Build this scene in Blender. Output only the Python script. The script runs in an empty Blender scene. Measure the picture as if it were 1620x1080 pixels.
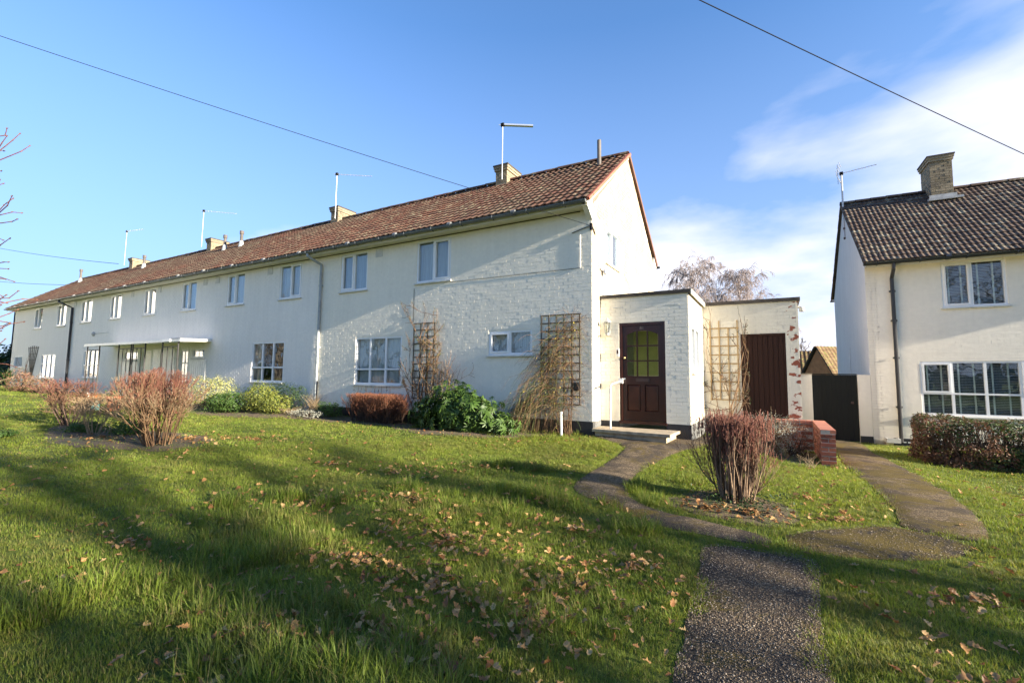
import bpy, math, random
import numpy as np
from mathutils import Matrix, Vector, noise as mnoise
from mathutils.geometry import delaunay_2d_cdt
random.seed(7); RS=np.random.RandomState(7)
S=bpy.context.scene
# ------------------------------------------------------------------ camera
CAM=np.array([3.334,-9.317,1.191]); yaw,pit,rol=[math.radians(a) for a in (-29.663,4.931,.607)]
fw=np.array([math.sin(yaw)*math.cos(pit),math.cos(yaw)*math.cos(pit),math.sin(pit)])
r0=np.array([math.cos(yaw),-math.sin(yaw),0.]); u0=np.cross(r0,fw)
rr=r0*math.cos(rol)+u0*math.sin(rol); uu=-r0*math.sin(rol)+u0*math.cos(rol)
cd=bpy.data.cameras.new('camera'); cam=bpy.data.objects.new('camera',cd); S.collection.objects.link(cam)
cam.matrix_world=Matrix(((rr[0],uu[0],-fw[0],CAM[0]),(rr[1],uu[1],-fw[1],CAM[1]),(rr[2],uu[2],-fw[2],CAM[2]),(0,0,0,1)))
cd.sensor_width=36; cd.lens=733.228/1620*36; cd.shift_x=.00093; cd.shift_y=-.00446
cd.clip_start=.05; cd.clip_end=3000
S.camera=cam
# ------------------------------------------------------------------ light
SUNV=Vector((1,-.032,.27)).normalized()
S.view_settings.view_transform='Standard'; S.view_settings.look='None'
S.view_settings.exposure=1.97; S.view_settings.gamma=1
W=bpy.data.worlds.new("World"); S.world=W; W.use_nodes=True
def world():
    nt=W.node_tree; N=nt.nodes; L=nt.links; N.clear()
    out=N.new('ShaderNodeOutputWorld'); bg=N.new('ShaderNodeBackground'); bg.inputs[1].default_value=.095
    sky=N.new('ShaderNodeTexSky'); sky.sky_type='NISHITA'; sky.sun_disc=False
    sky.sun_elevation=math.asin(SUNV.z); sky.sun_rotation=math.atan2(SUNV.x,SUNV.y)
    sky.air_density=1.0; sky.dust_density=0.0; sky.ozone_density=5.2; sky.altitude=100
    tc=N.new('ShaderNodeTexCoord')
    # soft broken cloud: noise on the sky direction, projected on a cloud layer
    sep=N.new('ShaderNodeSeparateXYZ'); L.new(tc.outputs['Generated'],sep.inputs[0])
    mx=N.new('ShaderNodeMath'); mx.operation='MAXIMUM'; mx.inputs[1].default_value=0.0; L.new(sep.outputs[2],mx.inputs[0])
    ad=N.new('ShaderNodeMath'); ad.operation='ADD'; ad.inputs[1].default_value=.22; L.new(mx.outputs[0],ad.inputs[0])
    dv=N.new('ShaderNodeVectorMath'); dv.operation='DIVIDE'
    cb=N.new('ShaderNodeCombineXYZ'); 
    for i in range(3): L.new(ad.outputs[0],cb.inputs[i])
    L.new(tc.outputs['Generated'],dv.inputs[0]); L.new(cb.outputs[0],dv.inputs[1])
    mp=N.new('ShaderNodeMapping'); L.new(dv.outputs[0],mp.inputs[0]); mp.inputs['Location'].default_value=CLOUD_OFF
    n1=N.new('ShaderNodeTexNoise'); n1.inputs['Scale'].default_value=1.15; n1.inputs['Detail'].default_value=7; n1.inputs['Roughness'].default_value=.5; n1.inputs['Distortion'].default_value=.2
    L.new(mp.outputs[0],n1.inputs['Vector'])
    # cover grows towards the sunny east side
    dt=N.new('ShaderNodeVectorMath'); dt.operation='DOT_PRODUCT'; L.new(tc.outputs['Generated'],dt.inputs[0]); dt.inputs[1].default_value=(.74,.40,-1.25)
    bi=N.new('ShaderNodeMath'); bi.operation='MULTIPLY_ADD'; bi.inputs[1].default_value=.30; bi.inputs[2].default_value=.11; L.new(dt.outputs['Value'],bi.inputs[0])
    sm=N.new('ShaderNodeMath'); sm.operation='ADD'; L.new(n1.outputs[0],sm.inputs[0]); L.new(bi.outputs[0],sm.inputs[1])
    rp=N.new('ShaderNodeValToRGB'); L.new(sm.outputs[0],rp.inputs[0])
    e=rp.color_ramp.elements; e[0].position=.50; e[0].color=(0,0,0,1); e[1].position=.76; e[1].color=(.92,.95,.95,1)
    mixc=N.new('ShaderNodeMix'); mixc.data_type='RGBA'; L.new(rp.outputs[0],mixc.inputs['Factor'])
    # pale haze low over the horizon
    hz=N.new('ShaderNodeValToRGB'); L.new(sep.outputs[2],hz.inputs[0]); e=hz.color_ramp.elements; e[0].position=.0; e[0].color=(.92,.92,.92,1); e[1].position=.62; e[1].color=(0,0,0,1)
    mh=N.new('ShaderNodeMix'); mh.data_type='RGBA'; L.new(hz.outputs[0],mh.inputs['Factor']); L.new(sky.outputs[0],mh.inputs[6]); mh.inputs[7].default_value=(1.2,1.58,2.55,1)
    L.new(mh.outputs[2],mixc.inputs[6]); mixc.inputs[7].default_value=(3.6,3.5,3.75,1)
    L.new(mixc.outputs[2],bg.inputs[0]); L.new(bg.outputs[0],out.inputs[0])
CLOUD_OFF=(11.,3.,5.)
world()
sd=bpy.data.lights.new('sun','SUN'); sd.energy=5.0; sd.angle=math.radians(.6); sd.color=(1,.90,.74)
sun=bpy.data.objects.new('sun',sd); S.collection.objects.link(sun)
sun.rotation_euler=(-SUNV).to_track_quat('-Z','Y').to_euler(); sun.location=(30,-10,20)

# ------------------------------------------------------------------ helpers
COL=S.collection
def nz(*a): return mnoise.noise(Vector(a))
def tag(o,label=None,cat=None,group=None,kind=None):
    if label: o['label']=label
    if cat: o['category']=cat
    if group: o['group']=group
    if kind: o['kind']=kind
    return o
def empty(name,loc=(0,0,0),rz=0,label=None,cat=None,group=None):
    o=bpy.data.objects.new(name,None); COL.objects.link(o); o.location=loc; o.rotation_euler=(0,0,rz)
    o.empty_display_size=.1
    return tag(o,label,cat,group)
def mk_mesh(name,V,FS,rnd=None,smooth=False):
    """V (n,3); FS list of (m,k) int arrays; rnd: list of per-face arrays matching FS"""
    V=np.asarray(V,dtype=np.float32); FS=[np.asarray(f,dtype=np.int32) for f in FS if len(f)]
    me=bpy.data.meshes.new(name); me.vertices.add(len(V)); me.vertices.foreach_set('co',V.ravel())
    nl=sum(f.size for f in FS); nf=sum(len(f) for f in FS)
    me.loops.add(nl); me.polygons.add(nf)
    me.loops.foreach_set('vertex_index',np.concatenate([f.ravel() for f in FS]))
    cnt=np.concatenate([np.full(len(f),f.shape[1],dtype=np.int32) for f in FS])
    st=np.concatenate([[0],np.cumsum(cnt)[:-1]]).astype(np.int32)
    me.polygons.foreach_set('loop_start',st)
    me.polygons.foreach_set('use_smooth',np.full(nf,bool(smooth)))
    if rnd is not None:
        a=me.attributes.new('rnd','FLOAT','FACE'); a.data.foreach_set('value',np.concatenate([np.asarray(r,dtype=np.float32) for r in rnd]))
    me.update(calc_edges=True); me.validate()
    return me
def link(name,me,mat=None,parent=None,kind=None,M=None):
    o=bpy.data.objects.new(name,me); COL.objects.link(o)
    if mat is not None and len(me.materials)==0: me.materials.append(mat)
    if parent is not None: o.parent=parent
    if M is not None: o.matrix_local=M
    if kind: o['kind']=kind
    return o
BOXV=np.array([(x,y,z) for x in (0,1) for y in (0,1) for z in (0,1)],float)
BOXF=np.array([(0,1,3,2),(4,6,7,5),(0,4,5,1),(2,3,7,6),(0,2,6,4),(1,5,7,3)])
I4=Matrix.Identity(4)
class MB:
    def __init__(s): s.v=[]; s.f={}; s.r={}; s.n=0
    def add(s,V,F,rnd=0.):
        V=np.asarray(V,float); s.v.append(V)
        for f in F:
            k=len(f); s.f.setdefault(k,[]).append([i+s.n for i in f]); s.r.setdefault(k,[]).append(rnd)
        s.n+=len(V); return s
    def box(s,x0,x1,y0,y1,z0,z1,rnd=0.):
        V=BOXV*np.array([x1-x0,y1-y0,z1-z0])+np.array([x0,y0,z0]); return s.add(V,BOXF.tolist(),rnd)
    def hexa(s,V8,rnd=0.): return s.add(V8,BOXF.tolist(),rnd)
    def obox(s,c,ax,ay,az,rnd=0.):   # centre and three half-axis vectors
        c=np.array(c,float); A=np.array([ax,ay,az],float); V=c+((BOXV*2-1)@A); return s.add(V,BOXF.tolist(),rnd)
    def bar(s,p,q,w,h,up=(0,0,1),rnd=0.):
        p=np.array(p,float);q=np.array(q,float);d=q-p;L=np.linalg.norm(d);d/=L
        if abs(np.dot(d,np.array(up,float)))>.98: up=(0,1,0) if abs(d[1])<.9 else (1,0,0)
        a=np.cross(d,up); a/=max(1e-9,np.linalg.norm(a)); b=np.cross(a,d)
        return s.obox((p+q)/2,d*L/2,a*w/2,b*h/2,rnd)
    def prism(s,poly,d0,d1,axis=1,rnd=0.):
        """poly in the plane of the two other axes, extruded along axis"""
        n=len(poly); V=[]
        for d in (d0,d1):
            for (a,b) in poly:
                p=[a,b]; p.insert(axis,d); V.append(p)
        F=[list(range(n))[::-1],list(range(n,2*n))]+[[i,(i+1)%n,n+(i+1)%n,n+i] for i in range(n)]
        return s.add(V,F,rnd)
    def tube(s,pts,rads,n=8,cap=True,rnd=0.):
        pts=[np.array(p,float) for p in pts]
        if not hasattr(rads,'__len__'): rads=[rads]*len(pts)
        V=[];F=[]; ref=None
        for i,p in enumerate(pts):
            t=(pts[min(i+1,len(pts)-1)]-pts[max(i-1,0)]); t=t/max(1e-9,np.linalg.norm(t))
            if ref is None: ref=np.array((0,0,1.)) if abs(t[2])<.9 else np.array((1.,0,0))
            a=np.cross(t,ref); a/=max(1e-9,np.linalg.norm(a)); b=np.cross(a,t); ref=b
            for k in range(n):
                th=2*math.pi*k/n; V.append(p+rads[i]*(a*math.cos(th)+b*math.sin(th)))
        for i in range(len(pts)-1):
            for k in range(n): F.append([i*n+k,i*n+(k+1)%n,(i+1)*n+(k+1)%n,(i+1)*n+k])
        if cap: F.append(list(range(n))); F.append([(len(pts)-1)*n+k for k in range(n)][::-1])
        return s.add(V,F,rnd)
    def lathe(s,prof,c=(0,0,0),n=16,rnd=0.):
        V=[];F=[]
        for (r,z) in prof:
            for k in range(n):
                th=2*math.pi*k/n; V.append((c[0]+r*math.cos(th),c[1]+r*math.sin(th),c[2]+z))
        for i in range(len(prof)-1):
            for k in range(n): F.append([i*n+k,i*n+(k+1)%n,(i+1)*n+(k+1)%n,(i+1)*n+k])
        F.append(list(range(n))[::-1]); F.append([(len(prof)-1)*n+k for k in range(n)])
        return s.add(V,F,rnd)
    def many(s,TV,TF,R,P,rnd):
        """template instanced: R (n,3,3) P (n,3)"""
        TV=np.asarray(TV,float); n=len(P)
        V=np.einsum('kj,nij->nki',TV,R)+np.asarray(P)[:,None,:]
        base=s.n+np.arange(n)*len(TV)
        for F in TF:
            F=np.asarray(F); k=F.shape[1]
            A=(F[None]+base[:,None,None]).reshape(-1,k)
            s.f.setdefault(k,[]).append(A); s.r.setdefault(k,[]).append(np.repeat(np.asarray(rnd,float),len(F)))
        s.v.append(V.reshape(-1,3)); s.n+=n*len(TV); return s
    def mesh(s,name,M=None,smooth=False):
        V=np.concatenate(s.v)
        if M is not None:
            A=np.array(M); V=V@A[:3,:3].T+A[:3,3]
        FS=[];RR=[]
        for k in s.f:
            fl=[];rl=[]
            for a,r in zip(s.f[k],s.r[k]):
                if isinstance(a,np.ndarray): fl.append(a); rl.append(r)
                else: fl.append(np.array([a])); rl.append(np.array([r]))
            FS.append(np.concatenate(fl)); RR.append(np.concatenate(rl))
        return mk_mesh(name,V,FS,RR,smooth)
    def build(s,name,mat,parent=None,kind=None,M=None,smooth=False):
        return link(name,s.mesh(name,M,smooth),mat,parent,kind)
class Seg:
    """batch of tapered twig segments"""
    def __init__(s): s.a=[];s.b=[];s.ra=[];s.rb=[];s.r=[]
    def add(s,p,q,r0,r1,rnd=0.): s.a.append(p);s.b.append(q);s.ra.append(r0);s.rb.append(r1);s.r.append(rnd)
    def path(s,pts,r0,r1,rnd=0.):
        n=len(pts)-1
        for i in range(n): s.add(pts[i],pts[i+1],r0+(r1-r0)*i/n,r0+(r1-r0)*(i+1)/n,rnd)
    def mesh(s,name,sides=3,off=(0,0,0)):
        A=np.array(s.a,float)-off;B=np.array(s.b,float)-off;n=len(A)
        d=B-A; L=np.linalg.norm(d,axis=1,keepdims=True); d/=np.maximum(L,1e-9)
        ref=np.where(np.abs(d[:,2:3])<.9,np.array([[0,0,1.]]),np.array([[1.,0,0]]))
        u=np.cross(d,ref); u/=np.maximum(1e-9,np.linalg.norm(u,axis=1,keepdims=True)); w=np.cross(u,d)
        V=[]
        for C,r in ((A,s.ra),(B,s.rb)):
            r=np.array(r)[:,None]
            for k in range(sides):
                th=2*math.pi*k/sides; V.append(C+r*(u*math.cos(th)+w*math.sin(th)))
        V=np.stack(V,1).reshape(-1,3); base=(np.arange(n)*2*sides)[:,None,None]
        F=np.array([[k,(k+1)%sides,sides+(k+1)%sides,sides+k] for k in range(sides)])[None]+base
        return mk_mesh(name,V,[F.reshape(-1,4)],[np.repeat(s.r,sides)],smooth=True)
    def build(s,name,mat,parent=None,kind=None,sides=3,off=(0,0,0)):
        return link(name,s.mesh(name,sides,off),mat,parent,kind)
def rotmats(dirs,ups,spin=None):
    """columns x=side y=dir z=normal"""
    d=dirs/np.maximum(1e-9,np.linalg.norm(dirs,axis=1,keepdims=True))
    x=np.cross(d,ups); x/=np.maximum(1e-9,np.linalg.norm(x,axis=1,keepdims=True)); z=np.cross(x,d)
    return np.stack([x,d,z],2)
def FM(kind,ox=0,oy=0,oz=0):
    """wall frame: u along, d inward, z up -> house coordinates"""
    a={'front':0,'right':math.pi/2,'left':-math.pi/2}[kind]
    return Matrix.Translation((ox,oy,oz))@Matrix.Rotation(a,4,'Z')
# ---- ground height
GP=np.array([(0,0,0),(-3,0,0),(-6,0,-.02),(-8.8,0,.08),(-14.6,0,.17),(-25,0,.2),(-36.5,0,.3),(1.9,.5,-.03),(1.0,0,-.03),(1.9,2.5,-.05),(4.2,.35,-.27),(3.9,2.6,-.3),(5.3,6.6,-.5),(8,6.6,-.45),(12,6.6,-.45),
(3.3,-9.3,-.35),(3.2,-6.6,-.32),(3,-4.7,-.3),(-8,-9,-.2),(-20,-9,-.05),(10,-9,-.5),(12,0,-.5),(7,1,-.42),(2.5,-2,-.22),(0,-3,-.18),(-8,-3,-.05),(-20,-4,.08),(-35,-6,.2),(0,12,-.1),(-30,12,.2),(12,14,-.5)],float)
def G(x,y):
    x=np.asarray(x,float);y=np.asarray(y,float)
    d=(x[...,None]-GP[:,0])**2+(y[...,None]-GP[:,1])**2
    w=1/(d+.35)**2
    z=(w*GP[:,2]).sum(-1)/w.sum(-1)
    return z+.012*np.sin(x*1.7+y*.9)+.010*np.sin(y*2.3-x*.8+1.)
def g1(x,y): return float(G(x,y))
# ---- materials
def NT(name):
    m=bpy.data.materials.new(name); m.use_nodes=True; nt=m.node_tree; nt.nodes.clear()
    return m,nt.nodes,nt.links
class K:
    """tiny node kit"""
    def __init__(s,name):
        s.m,s.N,s.L=NT(name); s.out=s.N.new('ShaderNodeOutputMaterial'); s.b=s.N.new('ShaderNodeBsdfPrincipled'); s.L.new(s.b.outputs[0],s.out.inputs[0])
        s.geo=s.N.new('ShaderNodeNewGeometry'); s.pos=s.geo.outputs['Position']
    def set(s,inp,val):
        if hasattr(val,'links') or isinstance(val,bpy.types.NodeSocket): s.L.new(val,inp)
        else: inp.default_value=val
    def mapv(s,scale=(1,1,1),loc=(0,0,0),vec=None):
        n=s.N.new('ShaderNodeMapping'); s.L.new(vec or s.pos,n.inputs[0]); n.inputs['Scale'].default_value=scale; n.inputs['Location'].default_value=loc; return n.outputs[0]
    def noise(s,scale,detail=3,rough=.55,vec=None,dist=0):
        n=s.N.new('ShaderNodeTexNoise'); s.L.new(vec or s.pos,n.inputs['Vector']); n.inputs['Scale'].default_value=scale; n.inputs['Detail'].default_value=detail; n.inputs['Roughness'].default_value=rough; n.inputs['Distortion'].default_value=dist; return n.outputs[0]
    def voro(s,scale,feature='F1',vec=None,out='Distance'):
        n=s.N.new('ShaderNodeTexVoronoi'); n.feature=feature; s.L.new(vec or s.pos,n.inputs['Vector']); n.inputs['Scale'].default_value=scale; return n.outputs[out]
    def ramp(s,fac,stops):
        n=s.N.new('ShaderNodeValToRGB'); s.set(n.inputs[0],fac); cr=n.color_ramp
        while len(cr.elements)<len(stops): cr.elements.new(.5)
        for e,(p,c) in zip(cr.elements,stops):
            e.position=p; e.color=(c,c,c,1) if not hasattr(c,'__len__') else (*c,1)
        return n.outputs[0]
    def mix(s,fac,a,b,mode='MIX'):
        n=s.N.new('ShaderNodeMix'); n.data_type='RGBA'; n.blend_type=mode; s.set(n.inputs['Factor'],fac)
        for i,v in ((6,a),(7,b)):
            if isinstance(v,bpy.types.NodeSocket): s.L.new(v,n.inputs[i])
            else: n.inputs[i].default_value=(*v,1) if hasattr(v,'__len__') else (v,v,v,1)
        return n.outputs[2]
    def math(s,op,a,b=0.,c=0.):
        n=s.N.new('ShaderNodeMath'); n.operation=op
        for i,v in enumerate((a,b,c)): s.set(n.inputs[i],v)
        return n.outputs[0]
    def rnd(s):
        a=s.N.new('ShaderNodeAttribute'); a.attribute_name='rnd'
        o=s.N.new('ShaderNodeObjectInfo'); t=s.math('ADD',a.outputs['Fac'],o.outputs['Random'])
        return s.math('FRACT',t)
    def sep(s,vec=None):
        n=s.N.new('ShaderNodeSeparateXYZ'); s.L.new(vec or s.pos,n.inputs[0]); return n.outputs
    def bump(s,h,strength=.3,dist=.01):
        n=s.N.new('ShaderNodeBump'); n.inputs['Strength'].default_value=strength; n.inputs['Distance'].default_value=dist
        s.L.new(h,n.inputs['Height']); s.L.new(n.outputs[0],s.b.inputs['Normal']); return s
    def col(s,c): s.set(s.b.inputs['Base Color'],c if isinstance(c,bpy.types.NodeSocket) else (*c,1)); return s
    def rough(s,r): s.set(s.b.inputs['Roughness'],r); return s
    def p(s,**k):
        for a,b in k.items(): s.b.inputs[a.replace('_',' ')].default_value=b
        return s
def plain(name,c,rough=.6,metal=0,var=.12,nscale=6,bump=0,spec=.5):
    k=K(name); n=k.noise(nscale,4)
    f=k.ramp(n,[(.3,1-var),(.7,1+var*.4)])
    k.col(k.mix(1.,c,f,'MULTIPLY')).rough(rough); k.b.inputs['Metallic'].default_value=metal; k.b.inputs['Specular IOR Level'].default_value=spec
    if bump: k.bump(k.noise(nscale*8,4),bump,.01)
    return k.m
def paint_wall(name,c,stain=.10,peel=None,blue=0):
    k=K(name); base=k.noise(.55,5,.6); fine=k.noise(9,5,.6)
    streak=k.noise(1,4,.6,vec=k.mapv((5,5,.5)))
    f=k.mix(.5,k.ramp(base,[(.3,1-stain),(.65,1.)]),k.ramp(streak,[(.35,1-stain*.9),(.6,1.)]))
    f=k.mix(1.,f,k.ramp(fine,[(.3,.95),(.7,1.02)]),'MULTIPLY')
    colr=k.mix(1.,c,f,'MULTIPLY')
    colr=k.mix(k.math('MULTIPLY',k.rnd(),.10),colr,(c[0]*.82,c[1]*.82,c[2]*.80))
    # grime near the ground and under the eaves, algae tinged
    z=k.sep()[2]
    low=k.ramp(k.math('ADD',z,k.math('MULTIPLY',k.noise(3,4),.5)),[(.45,.35),(.95,0.)])
    colr=k.mix(low,colr,(c[0]*.72,c[1]*.73,c[2]*.62))
    if peel: colr=peel(k,colr)
    k.col(colr).rough(.62); k.b.inputs['Specular IOR Level'].default_value=.3
    k.bump(k.mix(.5,k.noise(60,4),k.noise(14,3)),.35,.006)
    return k.m
def peel_gable(k,colr):
    x,y,z=k.sep()[:3]
    n=k.noise(1.3,6,.72,vec=k.mapv((1,1,1.2))); n2=k.noise(9,4,.6)
    zz=k.math('MULTIPLY',z,.125); reg=k.ramp(zz,[(.36,.0),(.60,.20)])
    m=k.math('ADD',k.math('ADD',n,k.math('MULTIPLY',n2,.22)),reg)
    msk=k.ramp(m,[(.68,0.),(.80,1.)])
    side=k.ramp(k.math('ADD',x,.5),[(.47,0.),(.49,1.)])
    msk=k.math('MULTIPLY',msk,side)
    return k.mix(k.math('MULTIPLY',msk,.9),colr,(.34,.25,.16))
def peel_garage(k,colr):
    x,y,z=k.sep()[:3]
    n=k.noise(5.5,4,.6,vec=k.mapv((1,1,1.6),(2.3,0,1.1)))
    reg=k.ramp(k.math('SUBTRACT',x,3.0),[(.45,0.),(.7,.16)])
    lowr=k.ramp(z,[(.1,.12),(1.0,0.)])
    n=k.math('ADD',n,k.math('MULTIPLY',k.math('SUBTRACT',k.noise(1.7,3,.6),.5),.45)); m=k.math('ADD',k.math('ADD',n,reg),k.math('MULTIPLY',lowr,k.ramp(k.math('SUBTRACT',x,3.0),[(.4,0.),(.6,1.)])))
    msk=k.ramp(m,[(.735,0.),(.75,1.)])
    return k.mix(msk,colr,k.mix(k.noise(20),(.30,.09,.05),(.22,.07,.045)))
MT={}
MT['wallA']=paint_wall('cream_painted_brick',(.85,.795,.675),.09)
MT['gableA']=paint_wall('cream_gable_paint',(.74,.68,.56),.12,peel_gable)
MT['garageA']=paint_wall('flaking_cream_paint',(.70,.66,.56),.12,peel_garage)
MT['wallB']=paint_wall('cool_white_paint',(.84,.80,.73),.12)
MT['wallC']=paint_wall('white_paint',(.84,.80,.73),.12)
MT['wallD']=paint_wall('ivory_paint',(.70,.68,.62),.08)
MT['wallR']=paint_wall('pale_cream_paint',(.83,.77,.66),.08)
MT['gableR']=paint_wall('shaded_cream_paint',(.62,.60,.58),.14)  # same cream house: the gable's shade is put into this greyer colour
MT['plinth']=plain('black_bitumen',(.018,.018,.02),.5,bump=.3)
MT['upvc']=plain('white_plastic',(.80,.80,.79),.32,var=.05)
MT['cream_trim']=plain('cream_gloss_paint',(.66,.62,.5),.4,var=.12)
MT['white_trim']=plain('white_gloss_paint',(.74,.73,.69),.4,var=.12)
MT['sill']=plain('painted_sill',(.62,.61,.56),.5,var=.2)
MT['gutter_grey']=plain('weathered_grey_gutter',(.14,.15,.155),.5,var=.3,nscale=3)
MT['gutter_black']=plain('black_gutter',(.02,.02,.022),.35)
MT['pipe_grey']=plain('grey_painted_pipe',(.33,.36,.37),.5,var=.2)
MT['pipe_dark']=plain('dark_vent_pipe',(.10,.085,.075),.6,var=.3)
MT['alu']=plain('dull_aluminium',(.62,.63,.65),.35,.8,var=.1)
MT['white_pole']=plain('pale_mast',(.48,.49,.50),.4,.2)
MT['felt']=plain('dark_roof_felt',(.06,.05,.042),.85,var=.5,nscale=5,bump=.4)
MT['lead']=plain('lead_flashing',(.42,.42,.41),.6,var=.3)
MT['verge']=plain('red_verge_tile',(.36,.11,.065),.75,var=.3)
MT['verge_brown']=plain('brown_verge',(.16,.08,.05),.75,var=.3)
MT['dark']=plain('unlit_room_dark',(.02,.018,.016),.9)  # near-black colour stands in for the darkness of unlit interiors
MT['black_iron']=plain('black_iron',(.012,.011,.011),.6,var=.3)
MT['maroon']=plain('dark_mahogany',(.045,.013,.008),.28,var=.3,nscale=4)
MT['maroon_panel']=plain('mahogany_panel',(.062,.020,.013),.25,var=.3,nscale=5)
MT['brass']=plain('dull_brass',(.35,.25,.12),.35,.9)
MT['steel']=plain('brushed_steel',(.5,.5,.5),.35,.9)
MT['rail_grey']=plain('pale_grey_rail',(.52,.55,.55),.4)
MT['plastic_white']=plain('white_box_plastic',(.75,.75,.74),.4)
MT['concrete']=plain('weathered_concrete',(.40,.32,.215),.85,var=.4,nscale=7,bump=.4)
MT['wire']=plain('black_wire',(.02,.02,.022),.9,spec=.05)
MT['terracotta']=plain('terracotta',(.42,.15,.07),.8,var=.25)
MT['glaze']=plain('blue_green_glaze',(.07,.16,.16),.3)
def wood(name,c,c2,scale=(9,9,.7),rough=.75):
    k=K(name); n=k.noise(6,6,.7,vec=k.mapv(scale)); r=k.rnd()
    cc=k.mix(n,c,c2); cc=k.mix(k.math('MULTIPLY',r,.4),cc,c2); k.col(cc).rough(rough); k.b.inputs['Specular IOR Level'].default_value=.2; k.bump(n,.3,.006); return k.m
MT['plank']=wood('dark_brown_stained_plank',(.026,.010,.006),(.042,.017,.010),(14,14,.6),.6)
MT['tar']=wood('black_tarred_plank',(.006,.007,.0065),(.012,.014,.013),(14,14,.6),.65)
MT['trel']=wood('grey_weathered_lath',(.085,.07,.055),(.15,.12,.09))
MT['trel2']=wood('ochre_weathered_lath',(.30,.20,.09),(.42,.30,.15))
MT['pole']=wood('creosoted_pole',(.08,.055,.04),(.14,.10,.07))
def brickmat(name,cs,rough=.85,dirt=.3):
    k=K(name); r=k.rnd()
    st=[(i/(len(cs)-1),c) for i,c in enumerate(cs)]
    c=k.ramp(r,st); n=k.noise(18,5,.65); c=k.mix(1.,c,k.ramp(n,[(.25,1-dirt*1.4),(.7,1.08)]),'MULTIPLY')
    st2=k.ramp(k.noise(1.7,5,.7),[(.55,0.),(.75,.55)]); c=k.mix(st2,c,(.06,.05,.04))
    k.col(c).rough(rough).bump(k.noise(70,4),.5,.004); return k.m
MT['redbrick']=brickmat('red_brick',[(.29,.080,.042),(.37,.11,.055),(.24,.062,.038),(.40,.135,.07)])
MT['capbrick']=brickmat('orange_coping_brick',[(.36,.12,.07),(.42,.15,.09),(.38,.14,.08)],dirt=.15)
MT['stockbrick']=brickmat('yellow_stock_brick',[(.30,.24,.15),(.24,.19,.12),(.36,.29,.19),(.20,.16,.11)])
MT['mortar']=plain('mortar',(.34,.30,.26),.9,var=.3,nscale=12)
def tilemat(name,cs,lich=(.30,.27,.17),lf=.25,patch=None):
    k=K(name); r=k.rnd(); c=k.ramp(r,[(i/(len(cs)-1),q) for i,q in enumerate(cs)])
    if patch: c=k.mix(k.ramp(k.noise(.35,3,.5),[(.45,0.),(.6,.8)]),c,patch)
    n=k.noise(22,5,.7); c=k.mix(1.,c,k.ramp(n,[(.25,.6),(.7,1.1)]),'MULTIPLY')
    l=k.ramp(k.math('ADD',k.noise(4,6,.75),k.math('MULTIPLY',k.noise(40,3),.25)),[(.66,0.),(.76,lf*2.4)])
    c=k.mix(l,c,lich); k.col(c).rough(.88).bump(n,.5,.006); k.b.inputs['Specular IOR Level'].default_value=.25; return k.m
MT['tileA']=tilemat('red_brown_concrete_tile',[(.105,.046,.030),(.14,.062,.038),(.085,.044,.030),(.16,.078,.048)],patch=(.11,.070,.046))
MT['tileR']=tilemat('brown_concrete_tile',[(.085,.058,.043),(.11,.075,.055),(.072,.048,.037),(.13,.088,.062)],lich=(.34,.31,.22),lf=.3)
MT['tileBg']=tilemat('mossy_far_tile',[(.16,.10,.05),(.2,.13,.07)],lich=(.22,.22,.07),lf=.5)
def glassmat(name,tint=(.86,.89,.89),minr=.07):
    m,N,L=NT(name); out=N.new('ShaderNodeOutputMaterial'); mx=N.new('ShaderNodeMixShader'); g=N.new('ShaderNodeBsdfGlossy'); t=N.new('ShaderNodeBsdfTransparent')
    g.inputs['Roughness'].default_value=.015; g.inputs['Color'].default_value=(.95,.97,1,1); t.inputs[0].default_value=(*tint,1)
    lw=N.new('ShaderNodeLayerWeight'); lw.inputs[0].default_value=.5
    fr=N.new('ShaderNodeMath'); fr.operation='POWER'; fr.inputs[1].default_value=4.0; L.new(lw.outputs['Facing'],fr.inputs[0])
    geo=N.new('ShaderNodeNewGeometry'); n=N.new('ShaderNodeTexNoise'); n.inputs['Scale'].default_value=1.6; L.new(geo.outputs['Position'],n.inputs['Vector'])
    bp=N.new('ShaderNodeBump'); bp.inputs['Strength'].default_value=.25; bp.inputs['Distance'].default_value=.02; L.new(n.outputs[0],bp.inputs['Height']); L.new(bp.outputs[0],g.inputs['Normal'])
    a=N.new('ShaderNodeMath'); a.operation='MULTIPLY_ADD'; a.inputs[1].default_value=1.0; a.inputs[2].default_value=minr; L.new(fr.outputs[0],a.inputs[0])
    a.use_clamp=True
    L.new(a.outputs[0],mx.inputs[0]); L.new(t.outputs[0],mx.inputs[1]); L.new(g.outputs[0],mx.inputs[2]); L.new(mx.outputs[0],out.inputs[0]); return m
MT['glass']=glassmat('window_glass')
MT['glass_clear']=glassmat('clear_glass',(.85,.88,.87),.03)
def cloth(name,c,tr=.35):
    k=K(name); k.col(k.mix(k.ramp(k.noise(1,3,vec=k.mapv((40,40,1))),[(.35,0.),(.65,1.)]),c,tuple(v*.75 for v in c))).rough(.9); return k.m
MT['net']=cloth('grey_net_curtain',(.70,.71,.70)); MT['curtain']=cloth('cream_curtain',(.60,.54,.42)); MT['blind']=cloth('grey_slat_blind',(.46,.47,.44)); MT['tape']=cloth('green_blind_tape',(.74,.78,.70))
MT['drape_blue']=cloth('pale_blue_curtain',(.55,.62,.68))
MT['ochre']=plain('orange_card',(.6,.33,.08),.7)

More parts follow.
